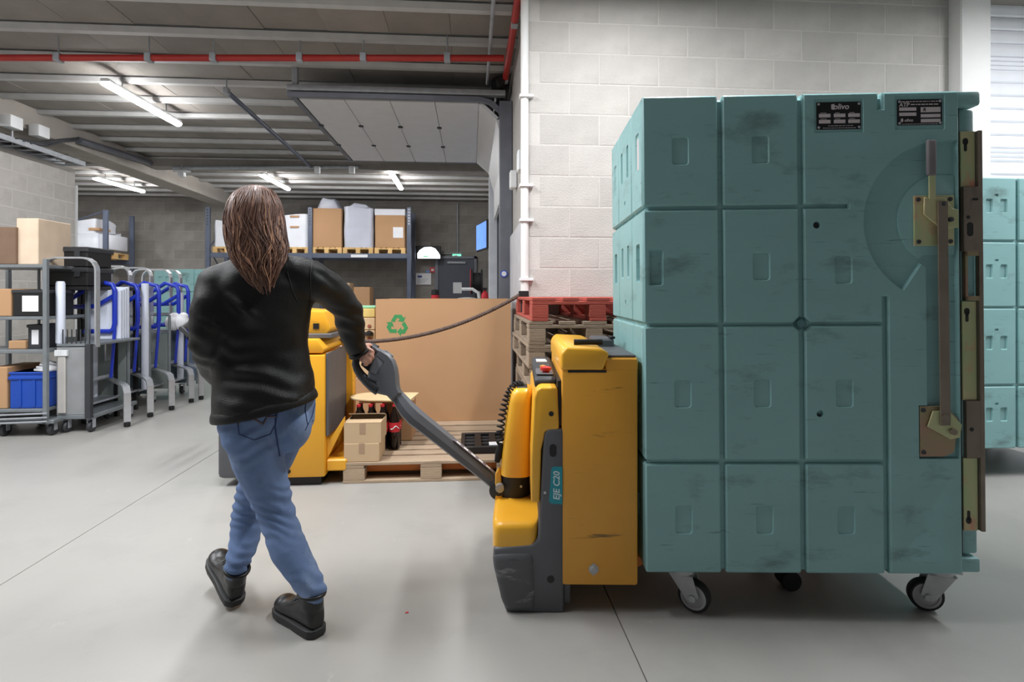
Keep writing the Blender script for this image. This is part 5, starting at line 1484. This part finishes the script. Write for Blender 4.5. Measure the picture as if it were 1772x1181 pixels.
# ------------------------------------------------------------------ tall panel trolley in front of the row
pb = at_z(157, 752, 0)
t = thing('panel_trolley', 'grey trolley with a tall sheet metal end panel at the head of the row', 'trolley', (pb.x - .02, pb.y, 0))
w_ = (pb - at_z(98, 752, 0)).length
wz = lambda py: CAMZ - (py - HOR) * (pb.y / FPX) * .995
bm = NB(); bx(bm, -w_, -.02, .05, .066, .17, wz(598), .004); obj('end_panel', bm, M('panel_grey', (150, 152, 154), .5, .2), t, 0)
bm = NB(); bx(bm, -w_ + .02, -w_ + .09, .03, .05, .19, wz(606), .006); obj('light_post', bm, M('post_pale', (186, 182, 178), .5), t, 0)
bm = NB(); bx(bm, -w_ + .0, -w_ + .11, .02, .05, wz(612), wz(602), .004); obj('post_cap', bm, m_whitepl, t, 0)
bm = NB(); bx(bm, -.05, .0, .02, .07, .14, wz(592), .004); obj('dark_post', bm, m_dark, t, 0)
bm = NB(); bx(bm, -w_, 0, .05, .75, .13, .17, .006); obj('base', bm, m_trol, t, 0)
bm = NB(); bx(bm, -w_, 0, .05, .80, wz(596), wz(592), .003); obj('top_shelf', bm, m_trol, t, 0)
for k in range(7):
    bm = NB(); tube(bm, [(-w_ + .05 + k * (w_ - .08) / 6, .06, wz(594)), (-w_ + .05 + k * (w_ - .08) / 6, .06, wz(568))], .006, 6); obj('wire', bm, m_dark, t)
P = [Vector((-w_ - .15, .12, 1.0)), Vector((-w_ - .15, .12, wz(466)))] + [Vector((-w_ - .05 - .10 * math.cos(R(q)), .12, wz(466) + .10 * math.sin(R(q)))) for q in (30, 60, 90)]
P += [Vector((-.12 + .12 * math.sin(R(q)), .12, wz(466) - .02 + .12 * math.cos(R(q)))) for q in (0, 25, 50, 75, 90)] + [Vector((-.0, .12, .95)), Vector((-.0, .12, .80))]
bm = NB(); strap(bm, P, .06, .016, (0, 1, 0)); obj('handle', bm, m_chrome, t, 0)
for x in (-w_ + .06, -.04):
    for y in (.10, .68): small_caster(t, x, y, .052)
c = at_y(102, 560, pb.y + .1)
bm = NB(); lathe(bm, [(.01, 0), (.036, 0), (.038, .01), (.038, wz(490) - wz(594) - .02), (.03, wz(490) - wz(594)), (.01, wz(490) - wz(594))], (0, 0, 0), 'z', 16)
prop('sheet_roll', 'slim white roll standing at the left end of the panel trolley', 'roll', bm, m_whiteblue, (c.x, pb.y + .12, wz(592) + .001), 'white rolls standing in the trolleys')
a_, b_ = at_y(112, 520, pb.y + .08), at_y(152, 520, pb.y + .08)
t = thing('paper_stack', 'thick white stack of printed sheets standing on the panel trolley', 'paper stack', (a_.x - .02, pb.y + .60, wz(592) + .001))
for k in range(4):
    bm = NB(); bx(bm, .004 * k, b_.x - a_.x + .003 * k, .035 * k, .035 * k + .03, 0, wz(502 - 2 * k) - wz(592), .004); obj('sheet_bundle', bm, m_whiteblue, t, 0)
# black crates on top of it
a_, b_ = at_y(72, 470, pb.y + .3), at_y(152, 470, pb.y + .3)
zt_ = at_y(100, 427, pb.y + .3).z; zm_ = at_y(100, 462, pb.y + .3).z; zb_ = at_y(100, 492, pb.y + .3).z
for k, (za, zb_2, lab) in enumerate(((zb_ - .02, zm_ - .004, 'lower black crate in the stack left of the trolleys'), (zm_, zt_, 'upper black crate in the stack left of the trolleys'))):
    t = thing('black_crate', lab, 'crate', (a_.x, pb.y + .3, za), 0, 'black crates by the trolleys')
    W_, H_ = b_.x - a_.x, zb_2 - za
    bm = NB(); bx(bm, .015, W_ - .015, .015, .385, 0, H_ - .02, .01)
    obj('body', bm, m_black, t, 0)
    bm = NB(); bx(bm, 0, W_, 0, .4, H_ - .05, H_, .008); obj('rim', bm, m_dark, t, 0)
    bm = NB(); bx(bm, W_ * .70, W_ * .82, -.002, .02, H_ * .5, H_ * .8, .002); obj('card_holder', bm, m_dark, t, 0)
# support for the crates: a low black stand behind the panel trolley
t = thing('crate_stand', 'black frame under the stacked black crates beside the shelf trolley', 'stand', (a_.x, pb.y + .76, 0))
for x in (.03, b_.x - a_.x - .03):
    for y in (.03, .36):
        bm = NB(); bx(bm, x - .02, x + .02, y - .02, y + .02, 0, zb_ - .06, .003); obj('leg', bm, m_black, t, 0)
bm = NB(); bx(bm, 0, b_.x - a_.x, -.46, .4, zb_ - .06, zb_ - .021, .004); obj('top', bm, m_black, t, 0)
bm = NB(); bx(bm, .0, b_.x - a_.x, .02, .04, .7, zb_ - .08, .003); obj('back_sheet', bm, m_black, t, 0)
# ------------------------------------------------------------------ grey shelf trolley at the picture edge
sb = at_z(83, 756, 0)
sz = lambda py: CAMZ - (py - HOR) * (sb - CAM).dot(VF) / FPX
sl = at_z(-60, 756, 0).x
t = thing('shelf_trolley', 'grey three level shelf trolley full of boxes at the left picture edge', 'trolley', (sb.x, sb.y, 0))
L_ = sb.x - sl
for x in (-L_, 0.0):
    for y in (.0, .55):
        bm = NB(); bx(bm, x - .035, x + .0, y - .02, y + .02, .12, sz(448), .004); obj('post', bm, m_trol, t, 0)
for py, nm in ((708, 'shelf'), (606, 'shelf'), (548, 'shelf'), (458, 'shelf')):
    bm = NB(); bx(bm, -L_, -.036, .0, .56, sz(py) - .03, sz(py), .004); obj(nm, bm, m_trol, t, 0)
bm = NB(); bx(bm, -L_, .06, -.02, .58, .12, .155, .006); obj('base', bm, m_trol, t, 0)
for py in (720, 727, 734):
    bm = NB(); tube(bm, [(-L_, -.04, sz(py) + .01), (.02, -.04, sz(py) + .03)], .008, 6); obj('wire_rail', bm, m_galv, t)
bm = NB(); tube(bm, [(-.3, .3, sz(606)), (-.3, .3, sz(455))], .012, 8); obj('middle_post', bm, m_trol, t)
for x in (-L_ + .06, -L_ * .55, .0):
    for y in (.06, .5): small_caster(t, x, y, .058)
def onshelf(px0, px1, py0, py1, dy): 
    a, b = at_y(px0, py1, sb.y + dy), at_y(px1, py0, sb.y + dy)
    return a, b
def simple_box(name, label, cat, px0, px1, py0, py1, dy, dep, mat, zbase, extra=None, group=None):
    a, b = onshelf(px0, px1, py0, py1, dy)
    t = thing(name, label, cat, (a.x, sb.y + dy, zbase), 0, group)
    w, h = b.x - a.x, max(.03, b.z - zbase)
    bm = NB(); bx(bm, 0, w, 0, dep, 0, h, .006); obj('body', bm, mat, t, 0)
    if extra: extra(t, w, dep, h)
    return t
def flaps(t, w, d, h):
    bm = NB(); prism(bm, [(0, h - .002), (.005, h - .002), (-.06, h + .05), (-.065, h + .048)], 'x', .005, w - .005); obj('flap', bm, m_cardl, t, 0)
    bm = NB(); bx(bm, .01, w - .01, d * .48, d * .52, h, h + .0015); obj('flap_gap', bm, m_dark, t, 0)
def seam_only(t, w, d, h):
    bm = NB(); bx(bm, .01, w - .01, d * .48, d * .52, h, h + .0015); obj('flap_gap', bm, m_dark, t, 0)
simple_box('carton', 'dark brown carton on top of the shelf trolley at the left edge', 'carton', -14, 27, 393, 455, .02, .4, M('cardboard_brown', (122, 98, 80), .85), sz(458) + .001, seam_only, 'cartons on the shelf trolley')
simple_box('carton', 'tall pale carton on top of the shelf trolley', 'carton', 28, 66, 378, 455, .05, .42, M('cardboard_beige', (220, 198, 174), .85), sz(458) + .001, seam_only, 'cartons on the shelf trolley')
def crate_label(t, w, d, h):
    bm = NB(); bx(bm, w * .32, w * .86, -.003, 0, h * .18, h * .78); obj('paper_label', bm, m_paper, t, 0)
    bm = NB(); bx(bm, -.008, w + .008, -.008, d + .008, h - .03, h, .005); obj('rim', bm, m_dark, t, 0)
simple_box('black_crate', 'black crate with white paper label on the trolley shelf', 'crate', 22, 74, 502, 547, .03, .4, m_black, sz(548) + .001, crate_label)
simple_box('carton', 'brown carton beside the black crate on the trolley shelf', 'carton', -22, 19, 500, 547, .03, .4, m_card, sz(548) + .001, seam_only, 'cartons on the shelf trolley')
def bluecrate(t, w, d, h):
    bm = NB(); bx(bm, -.012, w + .012, -.012, d + .012, h - .07, h - .04, .006); obj('rim', bm, m_bluebox, t, 0)
    bm = NB(); bx(bm, -.008, w + .008, -.008, d + .008, h - .02, h, .006); obj('top_rim', bm, m_bluebox, t, 0)
    for k in (.3, .7):
        bm = NB(); bx(bm, w * k - .01, w * k + .01, -.008, 0, .02, h - .07); obj('rib', bm, m_bluebox, t, 0)
simple_box('blue_crate', 'blue plastic crate on the lowest trolley shelf', 'crate', 17, 78, 644, 706, .03, .45, m_bluebox, sz(708) + .001, bluecrate)
simple_box('carton', 'narrow brown carton left of the blue crate on the lowest shelf', 'carton', -20, 12, 636, 706, .03, .4, m_card, sz(708) + .001, seam_only, 'cartons on the shelf trolley')
simple_box('carton', 'small flat brown carton on the second trolley shelf', 'carton', 14, 44, 590, 605, .1, .2, m_card, sz(606) + .001, seam_only, 'cartons on the shelf trolley')
simple_box('dark_tub', 'dark open tub on the second trolley shelf', 'tub', 48, 70, 562, 605, .12, .3, m_dark, sz(606) + .001, crate_label)
a_, b_ = onshelf(46, 76, 604, 628, .0)
t = thing('paper_bundle', 'crumpled white papers on top of the blue crate', 'paper bundle', (a_.x, sb.y + .1, at_y(50, 644, sb.y + .1).z + .002))
for k in range(4):
    m_ = Matrix.Translation((.06 + .012 * k, .03 + .02 * k, .004 + .018 * k)) @ Matrix.Rotation(.3 * k - .4, 4, 'Z') @ Matrix.Rotation(.12 * k, 4, 'Y')
    bm = NB(); bx(bm, -.07, .09, -.05, .06, 0, .02, .003); bmesh.ops.transform(bm, matrix=m_, verts=bm.verts); obj('sheet', bm, m_paper, t, 0)
# teal container far behind the trolleys
ct = at_y(266, 470, 9.2)
c3 = dup(cont2, (ct.x, 9.2, CZ0), 0.0, 'teal insulated container far behind the trolleys on the left')
s_ = (at_y(266, 466, 9.2).z) / (CZ0 + CH); 
c3.scale = (1, 1, s_); c3.location.z = CZ0 * s_ + .001
# ================================================================== racking and things along the back wall
YRK = 13.6
def rp(px, py): return at_y(px, py, YRK)
m_wrap = M('stretch_wrap', (228, 230, 238), 0.35, var=0.05, scale=3, bump=.3, bscale=14)
m_wrapg = M('stretch_wrap_grey', (196, 200, 214), 0.32, var=0.07, scale=3, bump=.4, bscale=14)
def rack(pxs, zb_py, ztop_py, label, group=None):
    a = rp(pxs[0], 440); t = thing('pallet_rack', label, 'rack', (a.x, YRK, 0), 0, group)
    for px in pxs:
        x = rp(px, 440).x - a.x
        for y in (0, 1.0):
            bm = NB(); bx(bm, x - .05, x + .05, y - .035, y + .035, 0, rp(px, ztop_py).z, .004); obj('upright', bm, m_bluegrey, t, 0)
        z = .3; P = []; k = 0
        while z < rp(px, ztop_py).z - .4:
            bm = NB(); tube(bm, [(x, .03 if k % 2 else .97, z), (x, .97 if k % 2 else .03, z + .7)], .015, 6); obj('brace', bm, m_bluegrey, t); z += .7; k += 1
        for q in range(6):
            zq_ = rp(px, ztop_py).z - .06 - .07 * q
            bm = NB(); bx(bm, x - .02, x + .02, -.037, -.034, zq_ - .018, zq_ + .018); obj('slot', bm, m_dark if px != pxs[-1] else m_galv, t, 0)
    x0, x1 = 0, rp(pxs[-1], 440).x - a.x
    zt_ = rp(500, zb_py).z
    for y in (-.02, .98):
        bm = NB(); bx(bm, x0 + .05, x1 - .05, y, y + .05, zt_ - .12, zt_, .006); obj('beam', bm, M('beam_grey', (96, 104, 122), .4, .3), t, 0)
    for q in range(12):
        x = x0 + .2 + (x1 - x0 - .4) * q / 11
        bm = NB(); bx(bm, x - .04, x + .04, .03, .98, zt_ - .03, zt_ - .002); obj('deck_bar', bm, m_galv, t, 0)
    return t, zt_
t, zbm = rack((360, 537, 708), 438, 359, 'blue grey pallet racking across the back wall')
bm = NB(); x_ = rp(622, 441).x - t.location.x; bx(bm, x_ - .2, x_ + .2, -.026, -.021, zbm - .1, zbm - .03); obj('beam_label', bm, m_paper, t, 0)
def crumple(bm, w, d, h, top, seed, amp=.03, bulge=.02):
    """stretch wrapped load: box with softened, crumpled sides and top"""
    n = 9; rr = random.Random(seed)
    rings = []
    for k in range(10):
        f = k / 9; z = h * f
        s = 1 - .04 * f
        r_ = []
        for a in range(48):
            t_ = 2 * math.pi * a / 48; c, s_ = math.cos(t_), math.sin(t_)
            x = w / 2 * math.copysign(abs(c) ** .25, c); y = d / 2 * math.copysign(abs(s_) ** .25, s_)
            q = Vector((x * 4 + seed, y * 4, z * 5)); k_ = 1 + bulge * math.sin(f * 9 + seed) * .4 + amp * .6 * noise.noise(q)
            r_.append(Vector((w / 2 + x * k_, d / 2 + y * k_, z + (top * noise.noise(Vector((x * 2 + seed, y * 2, 3))) if k == 9 else 0))))
        rings.append(r_)
    loft(bm, rings)
PLB = ['pale pallet at the left end of the back rack beam', 'pale pallet on the back rack right of the woman\'s head', 'pale pallet under the tall brown carton load on the rack', 'pale pallet under the grey film wrapped load on the rack', 'pale pallet at the right end of the back rack beam']
def load(label, px0, px1, pyt, mat, wrapped, seed, topper=None):
    a, b = rp(px0, 430), rp(px1, 430); zt_ = at_y(px0, pyt, YRK).z
    w = b.x - a.x
    p_ = pallet('pallet', PLB[seed - 1], (a.x, YRK + .02, zbm), m_woodnew, w, .96, 0, 'pallets on the back rack', False, 'y')
    t = thing('pallet_load', label, 'pallet load', (a.x, YRK + .03, zbm + .145), 0, 'loads on the back rack')
    bm = NB(); h_ = zt_ - zbm - .145
    if wrapped: crumple(bm, w, .9, h_, .10, seed); obj('wrapped_goods', bm, mat, t, 60)
    else: bx(bm, .01, w - .01, 0, .9, 0, h_, .01); obj('carton_body', bm, mat, t, 0)
    if topper:
        bm = NB(); crumple(bm, w * .8, .7, topper, topper * .9, seed + 5, .12)
        for v in bm.verts: v.co.z += h_; v.co.x += w * .1; v.co.y += .1; v.co.x = w / 2 + (v.co.x - w / 2) * (1 - .45 * max(0, (v.co.z - h_) / topper))
        obj('film_heap', bm, m_wrapg, t, 60)
    return t, w, h_
load('white stretch wrapped load next to the left rack upright', 367, 416, 383, m_wrap, True, 1)
t, w, h_ = load('white stretch wrapped load right of the woman\'s head', 484, 534, 371, m_wrap, True, 2)
for k, z in enumerate((.62, .94)):
    bm = NB(); bx(bm, w * .35, w * .66, -.03, .0, h_ * z - .02, h_ * z + .02); obj('brown_mark', bm, m_card, t, 0)
load('tall brown carton load with crumpled film on top', 538, 591, 360, m_card, False, 3, .24)
load('grey white film wrapped load between two brown carton loads', 593, 645, 358, m_wrapg, True, 4, .10)
t, w, h_ = load('brown carton load at the right end of the back rack', 648, 701, 371, m_card, False, 5)
bm = NB(); bx(bm, w * .6, w * .93, -.004, 0, h_ * .3, h_ * .62); obj('paper_label', bm, m_paper, t, 0)
bm = NB(); bx(bm, 0.0, w, -.006, .9, h_ - .02, h_ + .14, .01); obj('white_cover', bm, m_wrap, t, 0)
# --- left rack bay with wrapped goods
a = rp(183, 440)
t = thing('pallet_rack', 'dark blue grey rack upright beside the partition end', 'rack', (a.x, YRK, 0))
for y in (0, 1.0):
    bm = NB(); bx(bm, -.05, .05, y - .035, y + .035, 0, rp(183, 364).z, .004); obj('upright', bm, m_bluegrey, t, 0)
bm = NB(); tube(bm, [(-.05, 0, rp(150, 366).z), (-1.2, .0, rp(150, 395).z)], .02, 6); obj('brace', bm, m_bluegrey, t)
zl = rp(170, 446).z
for y in (-.02, .98):
    bm = NB(); bx(bm, -2.4, -.05, y, y + .05, zl - .12, zl, .006); obj('beam', bm, m_bluegrey, t, 0)
bm = NB(); bx(bm, -2.5, -2.4, -.035, .035, 0, rp(183, 364).z); obj('upright', bm, m_bluegrey, t, 0)
b = rp(124, 440)
pallet('pallet', 'pale pallet on the left rack beam beside the partition', (b.x, YRK + .03, zl), m_woodnew, rp(182, 440).x - b.x - .06, .96, 0, None, False, 'y')
t = thing('pallet_load', 'heap of white wrapped goods on the left rack, above the black crates', 'pallet load', (b.x, YRK + .03, zl + .145))
w = rp(184, 440).x - b.x - .04
bm = NB(); crumple(bm, w * .8, .9, rp(150, 402).z - zl - .145, .1, 11, .06); obj('wrapped_goods', bm, m_wrap, t, 60)
bm = NB(); crumple(bm, w * .62, .8, .32, .15, 12, .09)
for v in bm.verts: v.co.z += rp(150, 404).z - zl - .15; v.co.x += .06
obj('film_heap', bm, m_wrap, t, 60)
bm = NB(); bx(bm, w * .8, w, 0, .85, .06, rp(150, 404).z - zl - .15, .02, 2); obj('wrapped_roll', bm, m_wrap, t, 60)
bm = NB(); bx(bm, w * .5, w * .82, -.012, .4, rp(150, 402).z - zl - .10, rp(150, 399).z - zl - .08); obj('card_edge', bm, m_card, t, 0)
# ------------------------------------------------------------------ back wall right: door, screen, signs
YW = YB - .012
def wp(px, py): return at_y(px, py, YW)
m_doorg = M('door_grey', (82, 86, 98), 0.5, var=0.04)
a, b = wp(759, 520), wp(820, 449)
d2 = struct(obj('door_2', (lambda bm: (bx(bm, a.x, b.x, YW - .05, YW - .004, 0.01, b.z, .004), bm)[1])(NB()), m_doorg, smooth=0))
bm = NB(); bx(bm, a.x - .1, a.x - .005, YW - .07, YW, 0, b.z + .08, .004); bx(bm, b.x + .005, b.x + .08, YW - .07, YW, 0, b.z + .08, .004); bx(bm, a.x - .1, b.x + .08, YW - .07, YW, b.z + .01, b.z + .08, .004)
obj('door_frame', bm, m_track, d2, 0)
q = wp(790, 455); bm = NB(); bx(bm, q.x - .25, q.x + .25, YW - .11, YW - .05, q.z - .03, q.z + .03, .006); obj('door_closer', bm, m_galv, d2, 0)
def sign(name, label, px0, px1, py0, py1, mat, cat='sign', y=YW - .005, th=.02, parent=None):
    a, b = at_y(px0, py1, y), at_y(px1, py0, y)
    bm = NB(); bx(bm, 0, b.x - a.x, -th, 0, 0, b.z - a.z, .002)
    o = obj(name, bm, mat, smooth=0, loc=(a.x, y, a.z)); tag(o, label, cat); return o, b.x - a.x, b.z - a.z
sign('paper_notice', 'white paper notice on the grey back door', 784, 799, 489, 508, m_paper, 'notice', YW - .052)
o, w, h = sign('notice_board', 'white notice board on the back wall left of the door', 720, 746, 473, 493, m_paper, 'notice board')
bm = NB(); bx(bm, w * .1, w * .4, -.024, -.019, h * .62, h * .78); obj('printed_block', bm, M('print_blue', (60, 80, 170), .5), o, 0)
for k in range(3):
    bm = NB(); bx(bm, w * .1, w * (.8 - .1 * k), -.022, -.019, h * (.45 - .14 * k), h * (.49 - .14 * k)); obj('printed_line', bm, m_galv, o, 0)
o, w, h = sign('red_notice', 'small red notice above the white notice board', 744, 753, 463, 472, M('sign_red', (208, 66, 60), .5))
bm = NB(); bx(bm, w * .25, w * .75, -.024, -.019, h * .3, h * .7); obj('white_field', bm, m_paper, o, 0)
sign('blue_notice', 'small blue notice next to the red one', 737, 744, 468, 472, M('sign_blue2', (120, 150, 210), .5))
o, w, h = sign('exit_sign', 'small green lit exit sign above the back door', 783, 798, 440, 446, M('exit_green', (120, 214, 180), .5, emit=1.2), 'exit sign')
bm = NB(); prism(bm, [(w * .15, h * .4), (w * .4, h * .4), (w * .4, h * .15), (w * .6, h * .5), (w * .4, h * .85), (w * .4, h * .6), (w * .15, h * .6)], 'y', -.024, -.019); obj('arrow', bm, m_paper, o, 0)
# lit screen with its black surround
sy = YW - .35
a, b = at_y(719, 449, sy), at_y(763, 426, sy)
t = thing('wall_screen', 'bright white lit screen in a black frame on the back wall', 'screen', (a.x, sy, a.z))
w, h = b.x - a.x, b.z - a.z
bm = NB(); bx(bm, 0, w, 0, .08, 0, h, .01); obj('case', bm, m_black, t, 0)
bm = NB(); prism(bm, [(w * .08, h * .06), (w * .97, h * .06), (w * .97, h * .28), (w * .90, h * .52), (w * .78, h * .80), (w * .62, h * .93), (w * .34, h * .90), (w * .16, h * .68), (w * .07, h * .42)], 'y', -.004, .001)
obj('lit_area', bm, M('screen_white', (232, 240, 255), .4, emit=2.2), t, 0)
bm = NB(); bx(bm, w * .3, w * .5, -.006, -.003, h * .16, h * .26); obj('green_text', bm, M('screen_green', (120, 190, 150), .4, emit=.8), t, 0)
bm = NB(); bx(bm, w * .4, w * .6, .08, .34, h * .3, h * .6); obj('arm', bm, m_dark, t, 0)
bm = NB(); tube(bm, [(w, .3, h * .5), (w + .55, .3, h * .55)], .02, 8); obj('wall_rail', bm, m_galv, t)
# blue screen on the side wall
q = at_y(836, 410, 11.2)
t = thing('blue_screen', 'blue monitor on the side wall beside the dock jamb', 'monitor', (q.x, 11.2, q.z))
bm = NB(); bx(bm, -.04, .02, -.45, .45, -.28, .3, .01); obj('case', bm, m_black, t, 0)
bm = NB(); bx(bm, -.043, -.039, -.42, .42, -.25, .27); obj('lit_area', bm, M('screen_blue', (96, 140, 226), .4, emit=.7), t, 0)
t.rotation_euler = (0, 0, .22)
bm = NB(); bx(bm, .02, XR - q.x - .03, -.05, .05, -.05, .05); obj('arm', bm, m_dark, t, 0)
# electric conduit and light switch box
q = wp(792, 360)
pipe('conduit', 'thin vertical conduit on the back wall above the exit sign', 'conduit', [(q.x, YW - .02, wp(792, 438).z), (q.x, YW - .02, wp(792, 352).z)], .022, m_galv)
q = wp(820, 347)
pipe('conduit', 'short horizontal conduit near the top of the back wall', 'conduit', [(wp(793, 348).x, YW - .03, q.z), (q.x, YW - .03, q.z)], .02, m_galv)
# hose reel, extinguisher, floor machine in front of the back door
q = at_y(825, 488, 13.2)
t = thing('hose_reel', 'black and red hose reel on a stand right of the back door', 'hose reel', (q.x, 13.2, 0))
bm = NB(); lathe(bm, [(.05, -.14), (.30, -.14), (.30, -.10), (.22, -.09), (.22, .09), (.30, .10), (.30, .14), (.05, .14)], (0, 0, q.z), 'x', 24); obj('reel', bm, m_black, t, 40)
bm = NB(); lathe(bm, [(.06, -.16), (.31, -.155), (.31, -.145), (.06, -.14)], (0, 0, q.z), 'x', 24); obj('red_flange', bm, m_lred, t, 40)
bm = NB(); bx(bm, -.05, .05, -.05, .05, 0, q.z - .28, .006); obj('stand', bm, m_dark, t, 0)
q = at_y(839, 512, 13.0)
t = thing('fire_extinguisher', 'red fire extinguisher beside the white dock jamb', 'extinguisher', (q.x, 13.0, 0.0))
bm = NB(); lathe(bm, [(.06, .86), (.09, .87), (.09, 1.27), (.07, 1.34), (.03, 1.36), (.03, 1.42)], (0, 0, 0), 'z', 18); obj('bottle', bm, m_lred, t, 40)
bm = NB(); bx(bm, -.05, .05, -.05, .02, 1.40, 1.46, .006); obj('valve', bm, m_black, t, 0)
bm = NB(); bx(bm, -.06, .06, -.06, .06, 0, .86, .006); obj('stand', bm, m_dark, t, 0)
q = at_y(808, 512, 12.2)
t = thing('cleaning_machine', 'pale grey machine with a curved handle before the back door', 'machine', (q.x, 12.2, 0))
bm = NB(); blob(bm, (0, 0, 1.10), .38, .3, .14, 3); bx(bm, -.32, .32, -.28, .28, .2, 1.08, .05, 2); obj('body', bm, M('machine_grey', (196, 198, 198), .5), t, 50)
bm = NB(); tube(bm, [(.28, 0, 1.12), (.25, 0, 1.34), (.12, 0, 1.42), (-.12, 0, 1.42)], .035, 8); obj('curved_handle', bm, m_whitepl, t, 60)
for s in (-1, 1):
    bm = NB(); lathe(bm, [(.03, -.04), (.12, -.04), (.12, .04), (.03, .04)], (s * .25, 0, .12), 'x', 16); obj('wheel', bm, m_rubber, t, 40)
bm = NB(); bx(bm, -.26, .26, -.2, .2, .08, .2); obj('frame', bm, m_dark, t, 0)
q = at_y(753, 511, 12.6)
t = thing('signal_post', 'slim post with red and black cap left of the back door', 'post', (q.x, 12.6, 0))
bm = NB(); bx(bm, -.04, .04, -.04, .04, 0, 1.2, .004); obj('post', bm, m_galv, t, 0)
bm = NB(); lathe(bm, [(.08, 1.2), (.09, 1.21), (.09, 1.28), (.08, 1.29)], (0, 0, 0), 'z', 14); obj('red_band', bm, m_lred, t, 40)
bm = NB(); lathe(bm, [(.08, 1.29), (.09, 1.30), (.085, 1.40), (.04, 1.42)], (0, 0, 0), 'z', 14); obj('black_cap', bm, m_black, t, 40)
# goods on the floor below the rack
q = at_y(600, 500, 13.7)
for i, (px0, px1, pyt, mat, lab) in enumerate(((583, 605, 490, m_cardl, 'pale carton on the floor below the back rack, left of two'), (612, 640, 497, m_card, 'brown carton on the floor below the back rack, right of two'))):
    a, b = at_y(px0, pyt, 13.75), at_y(px1, pyt, 13.75)
    t = thing('carton', lab, 'carton', (a.x, 13.75, 0), 0, 'cartons below the back rack')
    bm = NB(); bx(bm, 0, b.x - a.x, 0, .5, 0, b.z, .008); obj('body', bm, mat, t, 0)
    bm = NB(); bx(bm, .01, b.x - a.x - .01, .24, .26, b.z, b.z + .002); obj('flap_gap', bm, m_dark, t, 0)
